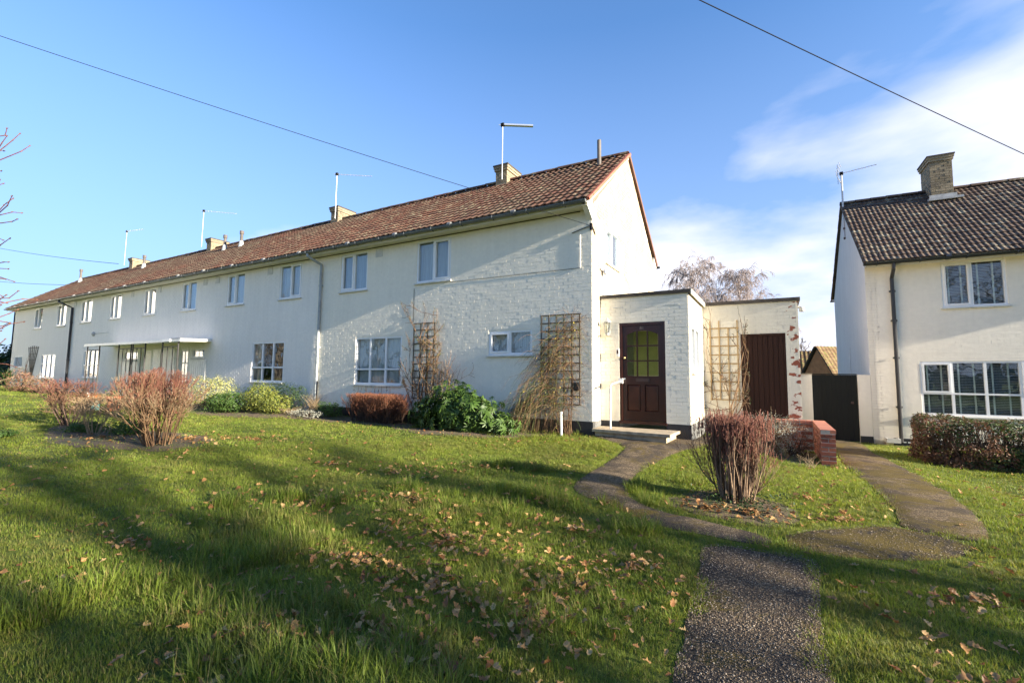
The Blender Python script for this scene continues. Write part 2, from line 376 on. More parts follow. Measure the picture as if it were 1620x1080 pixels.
# ------------------------------------------------------------------ wall pieces
def wall_panel(mb,u0,u1,z0,z1,ops,th=.26,top=None):
    us=sorted({u0,u1,*[o[0] for o in ops],*[o[1] for o in ops]}); us=[u for u in us if u0<=u<=u1]
    for a,b in zip(us[:-1],us[1:]):
        cuts=sorted([(o[2],o[3]) for o in ops if o[0]<b-1e-6 and o[1]>a+1e-6]); z=z0
        for c0,c1 in cuts:
            if c0>z+1e-6: mb.box(a,b,0,th,z,c0)
            z=max(z,c1)
        if z1>z+1e-6: mb.box(a,b,0,th,z,z1)
    return mb
def brick_list(u0,u1,z0,z1,ops,roof=None,L=.225,H=.075,gap=.0075,off=0.):
    out=[]; nr=int(math.ceil((z1-z0)/H-1e-6))
    for r in range(nr):
        a=z0+r*H; b=min(a+H,z1)-gap
        if b-a<.02: continue
        u=u0-(L/2 if r%2 else 0)-off
        while u<u1-1e-6:
            segs=[(max(u,u0),min(u+L,u1)-gap)]; u+=L
            for o in ops:
                if o[2]<b and o[3]>a:
                    ns=[]
                    for s,e in segs:
                        if e<=o[0] or s>=o[1]: ns.append((s,e)); continue
                        if o[0]>s: ns.append((s,o[0]-.002))
                        if o[1]<e: ns.append((o[1]+.002,e))
                    segs=ns
            for s,e in segs:
                if e-s<.02: continue
                if roof and not(b<roof(s)-.05 and b<roof(e)-.05): continue
                out.append((s,e,a,b))
    return out
def brick_skin(bl,mat,parent,M,proud=.0035,jit=.0010,keep=None,name='brick_facing',piece='brick',depth=.012):
    """thin facing bricks; the ones chosen by keep() become single objects"""
    ind=[b for b in bl if keep and keep(b)]; ind=ind[:keep.n] if keep else []
    ids={id(b) for b in ind}; rest=[b for b in bl if id(b) not in ids]
    A=np.array(M)
    def corners(b):
        s,e,a,c=b; p=proud+RS.uniform(-jit,jit); t=RS.uniform(-.0005,.0005); q=RS.uniform(-.0005,.0005); j=RS.uniform(-.0012,.0012,4)
        V=[]
        for x in (s+j[0],e+j[1]):
            for d in (0,1):
                for z in (a+j[2],c+j[3]):
                    dd=depth if d else -(p+(t if x>s+.01 else -t)+(q if z>a+.01 else -q)); V.append((x,dd,z))
        return np.array(V)
    if rest:
        V=np.concatenate([corners(b) for b in rest]); V=V@A[:3,:3].T+A[:3,3]
        F=(BOXF[None]+(np.arange(len(rest))*8)[:,None,None]).reshape(-1,4)
        link(name,mk_mesh(name,V,[F],[np.repeat(RS.rand(len(rest)),6)]),mat,parent,'stuff')
    cache={}
    for b in ind:
        key=(round(b[1]-b[0],2),round(b[3]-b[2],3))
        if key not in cache:
            cache[key]=[]
        if len(cache[key])<4:
            V=corners((0,key[0],0,key[1])); cache[key].append(mk_mesh(piece,V,[BOXF])); cache[key][-1].materials.append(mat)
        me=cache[key][RS.randint(len(cache[key]))]
        link(piece,me,None,parent,None,M@Matrix.Translation((b[0]+.0,RS.uniform(-jit,jit)*.7,b[2])))
def solid_bricks(root,cells,mat,name='brick'):
    """real bricks: cells (x0,x1,y0,y1,z0,z1)"""
    cache={}
    for c in cells:
        key=(round(c[1]-c[0],2),round(c[3]-c[2],2))
        L=cache.setdefault(key,[])
        if len(L)<5:
            mb=MB(); j=RS.uniform(-.002,.002,6); w,d,h=key[0]/2,key[1]/2,(c[5]-c[4])/2; e=.004
            V=[]
            for z in (-h,-h+e,h-e,h):
                s=e if z in(-h,h) else 0
                for sx,sy in ((-1,-1),(1,-1),(1,1),(-1,1)): V.append((sx*(w-s)+j[0],sy*(d-s)+j[1],z))
            F=[[3,2,1,0],[12,13,14,15]]+[[i*4+k,i*4+(k+1)%4,i*4+4+(k+1)%4,i*4+4+k] for i in range(3) for k in range(4)]
            mb.add(V,F); me=mb.mesh(name); me.materials.append(mat); L.append(me)
        o=link(name,L[RS.randint(len(L))],None,root,None,Matrix.Translation(((c[0]+c[1])/2+RS.uniform(-.0015,.0015),(c[2]+c[3])/2+RS.uniform(-.0015,.0015),(c[4]+c[5])/2))@Matrix.Rotation(RS.uniform(-.006,.006),4,'Z'))
# ------------------------------------------------------------------ windows
def window(root,M,u0,u1,z0,z1,splits=(.5,),openers=(),transom=None,bars=None,frame='upvc',inside='net',sill=.06,set_in=.012,label=None,room=.7,glass='glass',cols=None,name='window',gather=1.,spl=.3):
    """splits: fractions of the mullions; openers: indexes of panes with a casement frame; transom: height fraction for a rail in every light"""
    f=.05; d0=set_in; mb=MB(); w=u1-u0
    mb.box(u0,u0+f,d0,d0+.07,z0,z1).box(u1-f,u1,d0,d0+.07,z0,z1).box(u0+f,u1-f,d0,d0+.07,z1-f,z1).box(u0+f,u1-f,d0,d0+.07,z0,z0+f)
    xs=[0,*splits,1]; lights=[]
    for s in splits: mb.box(u0+w*s-.028,u0+w*s+.028,d0+.001,d0+.069,z0+f,z1-f)
    win=mb.build(name,MT[frame],root,M=M)
    if label: win['label']=label
    for i in range(len(xs)-1):
        a=u0+w*xs[i]+(f if i==0 else .028); b=u0+w*xs[i+1]-(f if i==len(xs)-2 else .028)
        lights.append((i,a,b,z0+f,z1-f))
    if transom:
        zt=z0+(z1-z0)*transom; nl=[]
        for (i,a,b,c,d) in lights: nl+= [(i,a,b,zt+.022,d),(i+100,a,b,c,zt-.022)]
        t=MB(); t.box(u0+f,u1-f,d0-.003,d0+.066,zt-.022,zt+.022); t.build('transom',MT[frame],win,M=M); lights=nl
    for (i,a,b,c,d) in lights:
        if i in openers:
            k=.042; m=MB(); m.box(a,a+k,d0-.018,d0+.05,c,d).box(b-k,b,d0-.018,d0+.05,c,d).box(a+k,b-k,d0-.018,d0+.05,d-k,d).box(a+k,b-k,d0-.018,d0+.05,c,c+k)
            m.build('casement',MT[frame],win,M=M); a,b,c,d=a+k,b-k,c+k,d-k
        m=MB(); m.box(a-.004,b+.004,d0+.03,d0+.036,c-.004,d+.004); m.build('pane',MT[glass],win,M=M)
        if bars:
            m=MB(); 
            for fr in bars.get('h',[]): m.box(a,b,d0+.018,d0+.028,c+(d-c)*fr-.011,c+(d-c)*fr+.011)
            for fr in bars.get('v',[]): m.box(a+(b-a)*fr-.009,a+(b-a)*fr+.009,d0+.018,d0+.0275,c,d)
            m.build('glazing_bar',MT[frame],win,M=M)
    if sill:
        m=MB(); m.add([(u0-.04,-sill,z0-.045),(u0-.04,-sill,z0-.012),(u0-.04,.05,z0-.045),(u0-.04,.05,z0-.001),(u1+.04,-sill,z0-.045),(u1+.04,-sill,z0-.012),(u1+.04,.05,z0-.045),(u1+.04,.05,z0-.001)],BOXF.tolist()); m.build('sill',MT['sill'],win,M=M)
    # near-black box behind: the unlit room's darkness put into colour
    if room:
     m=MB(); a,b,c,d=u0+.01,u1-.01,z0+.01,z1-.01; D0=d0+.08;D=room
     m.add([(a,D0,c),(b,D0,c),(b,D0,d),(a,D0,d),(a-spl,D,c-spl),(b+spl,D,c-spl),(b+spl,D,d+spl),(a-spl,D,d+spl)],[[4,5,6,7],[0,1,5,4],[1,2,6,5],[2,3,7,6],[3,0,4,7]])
     m.build('dark_room_box',MT['dark'],win,M=M)
    D0=d0+.08
    if inside in('net','curtain','drape_blue','net_dark'):
        mt='net' if inside in('net','net_dark') else inside; dd=D0+.05
        spans=[(u0+.04,u1-.04)] if inside in('net','net_dark','drape_blue') else cols or [(u0+.04,u0+w*.3),(u1-w*.3,u1-.04)]
        for (a,b) in spans:
            n=max(12,int((b-a)/.012)); us=np.linspace(a,b,n); dp=dd+.014*np.sin((us-a)*2*math.pi/.052+RS.rand()*6)*(1+.4*np.sin(us*9))*gather
            V=[];F=[]
            for i,u in enumerate(us): V+=[(u,dp[i],z0+.06),(u,dp[i]*.6+dd*.4,z1-.04)]
            for i in range(n-1): F.append([2*i,2*i+2,2*i+3,2*i+1])
            MB().add(V,F).build('curtain',MT[mt],win,M=M)
    if inside=='blind':
        m=MB(); z=z0+.05
        while z<z1-.05: m.add([(u0+.05,D0+.03,z),(u1-.05,D0+.03,z),(u1-.05,D0+.062,z+.022),(u0+.05,D0+.062,z+.022)],[[0,1,2,3]]); z+=.040
        m.build('blind_slats',MT['blind'],win,M=M,kind='stuff'); m=MB()
        for (i,a,b,c,d) in lights:
            if i<100:
                for fr in(.22,.72): m.box(a+(b-a)*fr-.018,a+(b-a)*fr+.018,D0+.022,D0+.026,z0+.05,z1-.05)
        m.build('blind_tape',MT['tape'],win,M=M)
    return win
# ------------------------------------------------------------------ roofs
def tile_tmpl(width,waves,amp,L,th=.030,seg=8):
    """roll tile; local x across, y up the slope, z out"""
    n=waves*seg; xs=np.linspace(0,width,n+1); z=amp*np.clip(np.sin((xs/width*waves)*2*math.pi-1.2)*1.25,-.55,1)
    V=[]; 
    for x,zz in zip(xs,z): V+=[(x,0,zz-th),(x,0,zz),(x,L,zz-.004)]
    F=[]
    for i in range(n): a=3*i;b=a+3; F+=[[a,b,b+1,a+1],[a+1,b+1,b+2,a+2]]
    return np.array(V),np.array(F)
def roof_slope(root,M,u0,u1,length,tw,gauge,waves,amp,mat,keep=0,name='roof'):
    """M maps x along the eave, y up the slope, z outwards"""
    roof=MB(); roof.box(u0,u1,0,length,-.07,-.02); ro=roof.build(name,MT['felt'],root,M=M)
    nr=int(length/gauge)+1; g=length/nr; nc=int(round((u1-u0)/tw)); w=(u1-u0)/nc
    TV,TF=tile_tmpl(w,waves,amp,g+.05)
    cells=[(r,c) for r in range(nr) for c in range(nc)]
    ind=set()
    if keep:
        order=sorted(cells,key=keep.key); ind=set(order[:keep.n])
    s_lift=.030
    def mtx(r,c): 
        return Matrix.Translation((u0+c*w+RS.uniform(-.003,.003),-.03+r*g+RS.uniform(-.004,.004),s_lift+RS.uniform(0,.004)))@Matrix.Rotation(-.075,4,'X')@Matrix.Rotation(RS.uniform(-.008,.008),4,'Z')
    P=[];R=[]
    for r,c in cells:
        if (r,c) in ind: continue
        m=mtx(r,c); P.append(m.translation); R.append(np.array(m.to_3x3()))
    if P: MB().many(TV,[TF],np.array(R),np.array(P),RS.rand(len(P))).build('tile_cladding',MT[mat],ro,'stuff',M=M)
    if ind:
        me=mk_mesh('tile',TV,[TF]); me.materials.append(MT[mat])
        for r,c in sorted(ind): link('tile',me,None,ro,None,M@mtx(r,c))
    return ro
class Keep:
    def __init__(s,n,f=None,key=None): s.n=n; s.f=f; s.key=key
    def __call__(s,x): return s.f(x)
def ridge(root,parent,u0,u1,y,z,mat,single=True,r=.105,L=.42):
    n=int(round((u1-u0)/L)); L=(u1-u0)/n; V=[];k=8
    for x,s in ((0,1.04),(L*.96,.96)):
        for i in range(k+1):
            a=math.pi*(i/k)*1.1-.05*math.pi; V.append((x,-r*s*math.cos(a),r*s*math.sin(a)*.8)); V.append((x,-(r*s-.015)*math.cos(a),(r*s-.015)*math.sin(a)*.8))
    F=[]
    m=2*(k+1)
    for i in range(k): F.append([2*i,2*i+2,m+2*i+2,m+2*i]); F.append([2*i+1,2*i+3,2*i+2,2*i]); F.append([m+2*i,m+2*i+2,m+2*i+3,m+2*i+1])
    me=MB().add(V,F).mesh('ridge_tile'); me.materials.append(MT[mat])
    for i in range(n): link('ridge_tile',me,None,parent,None,Matrix.Translation((u0+i*L,y,z+RS.uniform(-.006,.006)))@Matrix.Rotation(RS.uniform(-.01,.01),4,'Z'))
def gutter(root,u0,u1,y,z,mat,bw='gutter_grey',step=.9,brk=True):
    V=[];F=[];k=7;r=.062
    for x in (u0,u1):
        for i in range(k+1):
            a=math.pi+math.pi*i/k; V.append((x,y+r*math.cos(a),z+r*math.sin(a)))
        for i in range(k+1):
            a=2*math.pi-math.pi*i/k; V.append((x,y+(r-.008)*math.cos(a),z+(r-.008)*math.sin(a)))
    m=2*(k+1); F=[[i,(i+1)%m,m+(i+1)%m,m+i] for i in range(m)]; 
    for q in (0,m): F.append([q+i for i in range(k+1)])
    g=MB().add(V,F).build('gutter',MT[mat],root)
    if brk:
        u=u0+.3
        while u<u1:
            b=MB(); b.box(u-.012,u+.012,y-.04,y+.09,z-.072,z-.062); b.box(u-.010,u+.010,y-.070,y-.062,z-.045,z+.010); b.build('gutter_bracket',MT[bw],g); u+=step
        u=u0+1.75
        while u<u1:
            MB().tube([(u-.05,y,z-.006),(u+.05,y,z-.006)],.07,10).build('gutter_joint',MT[mat],g); u+=1.8
    return g
def downpipe(root,pts,mat,clips=(),y=0,r=.036):
    p=MB().tube(pts,r,10).build('downpipe',MT[mat],root,smooth=False)
    for (x,yy,z) in clips:
        m=MB(); m.tube([(x,yy,z-.03),(x,yy,z+.03)],r+.012,10); m.box(x-.07,x+.07,yy+.01,yy+.045,z-.02,z+.02); m.build('pipe_clip',MT[mat],p)
    return p
def chimney(root,x0,x1,y0,y1,zb,zt,pots=0,flash=True):
    core=MB().box(x0+.012,x1-.012,y0+.012,y1-.012,zb,zt-.02); ch=core.build('chimney',MT['mortar'],root)
    for (M,L,hw) in ((Matrix.Translation((x0,y0,0)),x1-x0,0),(Matrix.Translation((x1,y0,0))@Matrix.Rotation(math.pi/2,4,'Z'),y1-y0,.112),(Matrix.Translation((x0,y1,0))@Matrix.Rotation(-math.pi/2,4,'Z'),y1-y0,.112)):
        brick_skin(brick_list(0,L,zb,zt-.16,[],off=hw if hw else 0),MT['stockbrick'],ch,M,proud=.004,jit=.003,depth=.02,name='chimney_bricks')
    m=MB(); m.box(x0-.035,x1+.035,y0-.035,y1+.035,zt-.16,zt-.085,.3); m.box(x0-.055,x1+.055,y0-.055,y1+.055,zt-.084,zt-.012,.7); m.build('corbel',MT['stockbrick'],ch)
    m=MB(); m.box(x0-.07,x1+.07,y0-.07,y1+.07,zt-.011,zt+.03); m.build('cap',MT['felt'],ch)
    return ch
def aerial(name,base,h,boom,nel,label,d=(1,0,0),kind='yagi',tilt=0,r=.013,group=None,mat='white_pole'):
    t=empty(name,base,0,label,'tv aerial',group)
    MB().tube([(0,0,0),(0,0,h)],r,8).build('mast',MT[mat],t)
    d=np.array(d,float); d/=np.linalg.norm(d); s=np.cross(d,(0,0,1.)); up=np.array((0,0,1.)); o=np.array((0,0,h-.04))
    q=d+up*tilt; q/=np.linalg.norm(q)
    MB().bar(o-d*.12,o+q*boom,.018,.018).build('boom',MT['alu'],t)
    for i in range(nel):
        c=o+q*boom*(i+.6)/nel; l=.055+.025*(1-i/nel)
        MB().bar(c-s*l,c+s*l,.007,.007).build('element',MT['alu'],t)
    if kind=='grid':
        for sg in(-1,1):
            for j in range(4):
                c=o-d*(.12-.03*j)+up*sg*(.05+.09*j)+(0,0,0)
                MB().bar(c-s*.22,c+s*.22,.012,.012).build('reflector_rod',MT['alu'],t)
        MB().bar(o-d*.10-up*.34,o-d*.10+up*.34,.02,.02).build('reflector_frame',MT['alu'],t)
    if kind=='solid': MB().bar(o+q*.05,o+q*boom,.10,.045).build('director_tube',MT['alu'],t)
    MB().box(-.05,.05,-.04,.04,h-.09,h+.01).build('clamp',MT['wire'],t)
    return t

# ------------------------------------------------------------------ terrace houses
ZS,ZE,ZR,D,OH=4.80,4.93,7.30,5.84,.34
EY=-OH-.02; SL=math.hypot(D/2-EY,ZR-ZE); ANG=math.atan2(ZR-ZE,D/2-EY)
def slopeM(front=True,ex=0):
    if front: return Matrix.Translation((0,EY,ZE+.03))@Matrix.Rotation(ANG,4,'X')
    return Matrix.Translation((ex,D-EY,ZE+.03))@Matrix.Rotation(math.pi,4,'Z')@Matrix.Rotation(ANG,4,'X')
def terrace(label,X0,X1,wallmat,ops,name='terraced_house',right_gable=False,left_gable=False,bricks=True,keepb=None,keept=0,gut='gutter_grey'):
    h=empty(name,(0,0,0),0,label,'house')
    F=FM('front'); wp=MB(); wall_panel(wp,X0,X1,.0,ZS,ops,.26); wall_panel(wp,X0,X1,-.8,-.001,[],.26)
    fw_=wp.build('front_wall',MT[wallmat],h)
    # plinth
    # black plinth band only where it shows
    if bricks:
        brick_skin(brick_list(X0,X1-.001,.285,ZS,[(o[0]-.005,o[1]+.005,o[2]-.05,o[3]+.005) for o in ops]),MT[wallmat],fw_,F,keep=keepb,proud=.0036,jit=.0011)
    # back wall, end walls
    MB().box(X0,X1,D-.26,D,-.8,ZS).build('back_wall',MT[wallmat],h)
    prof=[(.0,-.8),(D,-.8),(D,ZS),(D,ZE-.03),(D/2,ZR-.10),(0,ZE-.03),(0,ZS)]
    if right_gable:
        g=MB(); gw=(.935,1.975,3.87,4.745)
        R=FM('right')
        # gable built as strips round the window
        top=lambda u: (ZE-.03)+(ZR-.10-ZE+.03)*(1-abs(u-D/2)/(D/2))
        def strip(a,b,z0,top_a,top_b): g.add([(a,0,z0),(a,0,top_a),(a,.26,z0),(a,.26,top_a),(b,0,z0),(b,0,top_b),(b,.26,z0),(b,.26,top_b)],BOXF.tolist())
        us=[0.0005,gw[0],gw[1],D/2,D]
        for a,b in zip(us[:-1],us[1:]):
            if a==gw[0]: strip(a,b,-.8,gw[2],gw[2]); strip(a,b,gw[3],top(a),top(b))
            else: strip(a,b,-.8,top(a),top(b))
        ge=g.build('gable_wall',MT['gableA'],h,M=R)
        brick_skin(brick_list(0.0,D,.285,ZR,[(gw[0]-.005,gw[1]+.005,gw[2]-.06,gw[3]+.005),(.5,2.6,.0,3.06)],roof=top,off=.112),MT['gableA'],ge,R,proud=.0035)
        window(h,R,*gw,splits=(.5,),openers=(0,),inside='drape_blue')
        MB().box(-.02,.10,.0005,.0,0,0) if False else None
    if left_gable:
        MB().add([(X0,y,z) for y,z in prof]+[(X0+.26,y,z) for y,z in prof],[list(range(7)),list(range(7,14))[::-1]]+[[i,i+7,(i+1)%7+7,(i+1)%7] for i in range(7)]).build('end_wall',MT[wallmat],h)
    ro=roof_slope(h,slopeM(),X0,X1+(.05 if right_gable else 0),SL,.35,.295,2,.011,'tileA',keept)
    roof_slope(h,slopeM(False,X0+X1),X0,X1+(0 if not right_gable else 0),SL,.35,.295,2,.011,'tileA',0,name='rear_roof')
    ridge(h,ro,X0,X1+(.05 if right_gable else 0),D/2,ZR+.03,'tileA')
    # soffit and fascia
    MB().box(X0,X1,-OH+.02,-.012,ZS+.02,ZS+.035).build('soffit',MT['cream_trim'],h)
    MB().box(X0,X1,-OH,-OH+.018,ZS+.0,ZS+.14).build('fascia',MT['cream_trim'],h)
    gutter(h,X0,X1+(.02 if right_gable else 0),-OH-.07,ZE-.03,gut)
    return h
# windows of the four houses (x0,x1,z0,z1)
UP=(3.64,4.765); LO=(.945,2.26)
def wset(h,l):
    for a in l: window(h,FM('front'),*a[0],**a[1])
WA=[((-7.83,-6.73,*UP),dict(openers=(0,),inside='drape_blue')),((-4.89,-3.76,*UP),dict(openers=(1,),inside='net')),
    ((-7.09,-5.335,*LO),dict(splits=(.325,.665),transom=.32,inside='net')),((-2.585,-1.425,1.70,2.27),dict(openers=(0,),inside='net'))]
WB=[((-16.98,-15.90,*UP),dict(openers=(0,),inside='drape_blue')),((-13.82,-12.74,*UP),dict(openers=(0,),inside='net')),((-10.76,-9.64,*UP),dict(openers=(1,),inside='net')),
    ((-12.08,-10.34,*LO),dict(splits=(.33,.66),transom=.36,inside='curtain',cols=[(-12.0,-11.72)])),
    ((-15.9,-15.05,1.78,2.12),dict(splits=(),frame='white_trim',inside='net'))]
WC=[((-26.66,-25.38,*UP),dict(openers=(0,),inside='curtain',cols=[(-26.6,-26.15),(-25.9,-25.45)])),((-23.38,-22.25,*UP),dict(openers=(0,),inside='curtain',cols=[(-23.3,-22.9)])),((-20.12,-19.1,*UP),dict(openers=(0,),inside='drape_blue')),
    ((-25.88,-24.1,*LO),dict(splits=(.33,.66),transom=.45,inside='curtain')),((-21.6,-20.3,1.75,2.12),dict(splits=(),frame='white_trim',inside='net'))]
WD=[((-33.05,-31.9,3.6,4.765),dict(openers=(0,),inside='curtain',cols=[(-33.0,-31.95)])),((-29.75,-28.55,3.6,4.765),dict(openers=(0,),inside='curtain',cols=[(-29.7,-28.6)])),
    ((-31.42,-29.47,.87,2.13),dict(splits=(.33,.66),transom=.6,inside='curtain',cols=[(-31.35,-29.5)])),((-35.75,-34.4,1.45,2.1),dict(splits=(),inside='net'))]
DOORS_B=[(-18.55-.0,-17.95,.1,2.1),(-16.9,-16.2,.1,2.12)]
def ops(l): return [a[0] for a in l]
hA=terrace('cream end house with sunlit flaking gable, dark red front door and flat roofed porch',-8.86,0.,'wallA',ops(WA),name='end_terrace_house',right_gable=True,
  keepb=Keep(150,f=lambda b:b[0]>-1.25 and b[1]<-.0 and 3.0<b[2]<4.3 and b[1]-b[0]>.1),keept=Keep(300,key=lambda rc:-rc[1]+rc[0]*.3))
wset(hA,WA)
hB=terrace('bluish white mid terrace house between the grey downpipe and the bar fronted canopy',-18.2,-8.861,'wallB',ops(WB)+[(-16.9,-16.2,.1,2.12)])
wset(hB,WB)
hC=terrace('white mid terrace house left of the canopy centre, black downpipe at its far edge',-28.1,-18.201,'wallC',ops(WC)+[(-20.0,-19.1,.1,2.12)])
wset(hC,WC)
hD=terrace('far left end of terrace house in warmer white with a fan trellis on its wall',-36.6,-28.101,'wallD',ops(WD),left_gable=True,bricks=False,gut='gutter_black')
wset(hD,WD)
# ---- doors under the canopy
def plain_door(h,x0,x1,z0,z1,glazed):
    F=FM('front'); m=MB(); f=.05
    m.box(x0,x0+f,.03,.10,z0,z1).box(x1-f,x1,.03,.10,z0,z1).box(x0+f,x1-f,.03,.10,z1-f,z1)
    d=m.build('door',MT['white_trim'],h,M=F)
    if glazed:
        m=MB(); n=4; zz=np.linspace(z0+.02,z1-f,n+1); w=x1-x0-2*f
        m.box(x0+f,x0+f+.07,.05,.09,z0,z1-f).box(x1-f-.07,x1-f,.05,.09,z0,z1-f)
        for z in zz: m.box(x0+f+.07,x1-f-.07,.052,.088,max(z0,z-.025),min(z1-f,z+.025))
        m.box((x0+x1)/2-.012,(x0+x1)/2+.012,.056,.084,z0+.05,z1-f-.03)
        m.build('door_frame_bars',MT['white_trim'],d,M=F); MB().box(x0+f,x1-f,.068,.074,z0,z1-f).build('pane',MT['glass'],d,M=F)
        MB().box(x0+f,x1-f,.5,.52,z0,z1).build('hall_lining',MT['dark'],d,M=F)  # near-black sheet painting in the unlit hall behind the glass
    else:
        MB().box(x0+f,x1-f,.05,.09,z0,z1-f).build('door_leaf',MT['cream_trim'],d,M=F); MB().box((x0+x1)/2-.1,(x0+x1)/2+.1,.044,.049,1.0,1.06).build('letter_plate',MT['brass'],d,M=F)
plain_door(hB,-16.9,-16.2,.12,2.12,True); plain_door(hC,-20.0,-19.1,.12,2.12,False)
for h,x0,x1,z0,z1 in ((hB,-16.05,-14.9,.1,1.66),(hC,-21.75,-20.2,.1,1.62),(hB,-18.1,-17.2,.12,2.1),(hC,-18.9,-18.3,.12,2.1)):
    m=MB(); n=int((x1-x0)/.14)
    for i in range(n): m.box(x0+i*(x1-x0)/n+.004,x0+(i+1)*(x1-x0)/n-.004,-.022,-.006,z0,z1,RS.rand())
    m.box(x0-.03,x1+.03,-.035,-.001,z1,z1+.05); m.build('wall_cladding',MT['white_trim'],h)
# ---- plinth and corner of the end house
MB().box(-8.84,.006,-.012,-.001,-.8,.278).build('plinth',MT['plinth'],hA)
MB().box(.0015,.014,-.011,.52,-.8,.278).build('gable_plinth',plain('worn_black_and_grey_plinth',(.13,.13,.125),.7,var=.6,nscale=7),hA)
# verge of the near slope and the far slope
v=MB(); a=np.array((.055,EY-.02,ZE+.03));b=np.array((.055,D/2,ZR+.06)); v.bar(a+(0,0,-.05),b+(0,0,-.05),.075,.07); v.build('verge',MT['verge'],hA)
v=MB(); v.bar((.03,D-EY,ZE-.02),(.03,D/2,ZR+.0),.07,.10); v.build('verge',MT['verge_brown'],hA)
v=MB(); v.bar((-.0,EY+.02,ZE-.10),(-.0,D/2,ZR-.10),.05,.05).build('verge_undercloak',MT['cream_trim'],hA)
m=MB().add([(-.10,-OH-.0,ZE-.10),(-.10,-OH,ZE+.0),(-.10,-.002,ZS-.22),(-.10,-.002,ZE+.20),(.02,-OH-.0,ZE-.10),(.02,-OH,ZE+.0),(.02,-.002,ZS-.22),(.02,-.002,ZE+.20)],BOXF.tolist()); m.build('kneeler',MT['white_trim'],hA)
m=MB().add([(-.10,D+.002,ZS-.22),(-.10,D+.002,ZE+.20),(-.10,D+OH,ZE-.1),(-.10,D+OH,ZE),(.02,D+.002,ZS-.22),(.02,D+.002,ZE+.20),(.02,D+OH,ZE-.1),(.02,D+OH,ZE)],BOXF.tolist()); m.build('kneeler',MT['white_trim'],hA)
gutter(hA,-8.8,.12,D+OH+.07,ZE-.05,'gutter_black',brk=False)
# vents high on the fronts
for h,x in ((hA,-6.28),(hB,-10.68-.62),(hB,-14.47),(hB,-15.3),(hC,-21.2),(hC,-27.4),(hC,-18.8)):
    m=MB(); m.box(x-.13,x+.13,-.02,-.003,4.52,4.76); 
    for i in range(5): m.box(x-.11,x+.11,-.027,-.0205,4.55+i*.04,4.57+i*.04)
    m.build('air_vent',MT['sill'],h)
# downpipes
downpipe(hA,[(-8.86,-OH-.07,ZE-.09),(-8.86,-OH-.07,ZE-.16),(-8.80,-.30,4.70),(-8.66,-.06,4.55),(-8.66,-.055,4.3),(-8.66,-.055,.1)],'pipe_grey',[(-8.66,-.055,3.9),(-8.66,-.055,2.02)],r=.042)
MB().tube([(-8.60,-.06,.02),(-8.60,-.06,1.0)],.018,6).build('cable_duct',MT['wire'],hA)
downpipe(hC,[(-28.25,-OH-.07,ZE-.1),(-28.25,-OH-.07,ZE-.18),(-27.9,-.30,4.62),(-27.6,-.06,4.45),(-27.6,-.055,.15)],'gutter_black',[(-27.6,-.055,3.7),(-27.6,-.055,1.8)],r=.05)
# wires and conduits on the front of the end house
c=MB(); c.tube([(-4.95,-.012,3.5),(-4.95,-.012,2.6)],.006,5); c.tube([(-3.75,-.012,3.565),(-.27,-.012,3.555)],.0045,5); c.build('facade_cable',MT['wire'],hA)
MB().tube([(-.26,-.014,3.56),(-.26,-.014,4.36)],.008,6).build('cable_conduit',MT['white_trim'],hA)
m=MB(); m.box(-.03,.016,-.05,.016,4.36,4.50); m.bar((-.45,-.02,4.35),(-.02,-.03,4.45),.012,.012); m.tube([(0.02,.0,4.42),(.02,.18,4.30)],.012,6); m.build('wire_bracket',MT['wire'],hA)
m=MB(); m.box(1.9,2.45,0,.02,0,0); 
MB().box(.002,.012,1.95,2.45,5.30,5.36).build('gable_airbrick',MT['sill'],hA)
# chimneys and roof pipes
for h,x in ((hA,-3.88),(hB,-11.5),(hC,-20.5),(hD,-28.7)): chimney(h,x-.20,x+.20,2.63,3.40,6.6,7.74)
MB().tube([(-.62,2.35,6.7),(-.62,2.35,7.62)],.055,12).build('vent_pipe',MT['pipe_dark'],hA)
for h,x,z in ((hC,-18.3,7.50),(hB,-17.0,7.50),(hC,-26.0,7.5),(hD,-34.3,7.62)):
    m=MB().tube([(x,2.2,6.7),(x,2.2,z-.02)],.06,10); m.tube([(x,2.2,z-.14),(x,2.2,z)],.085,10); m.build('vent_pipe',MT['pipe_dark'],h)
    MB().tube([(x,2.2,6.75),(x,2.2,7.05)],[.12,.075],10).build('flashing_collar',MT['pipe_grey'],h)
aerial('tv_aerial',(-3.80,2.54,7.25),1.80,.95,0,'tall aerial with flat white boom on the chimney nearest the sunlit gable',d=(.85,.5,0),kind='solid',tilt=-.02,group='tv aerials on the roofs')
aerial('tv_aerial',(-11.35,2.54,7.25),1.82,1.35,12,'aerial on the second chimney from the gable, many short cross rods',d=(.82,.57,0),tilt=-.01,group='tv aerials on the roofs')
aerial('tv_aerial',(-21.0,2.54,7.4),1.85,1.5,12,'faint white aerial on the third chimney from the gable',d=(.75,.66,0),tilt=-.01,group='tv aerials on the roofs')
aerial('tv_aerial',(-29.3,2.54,7.4),2.05,1.2,10,'leftmost aerial, boom tilted up, on the farthest chimney',d=(.95,.3,0),tilt=.05,group='tv aerials on the roofs')
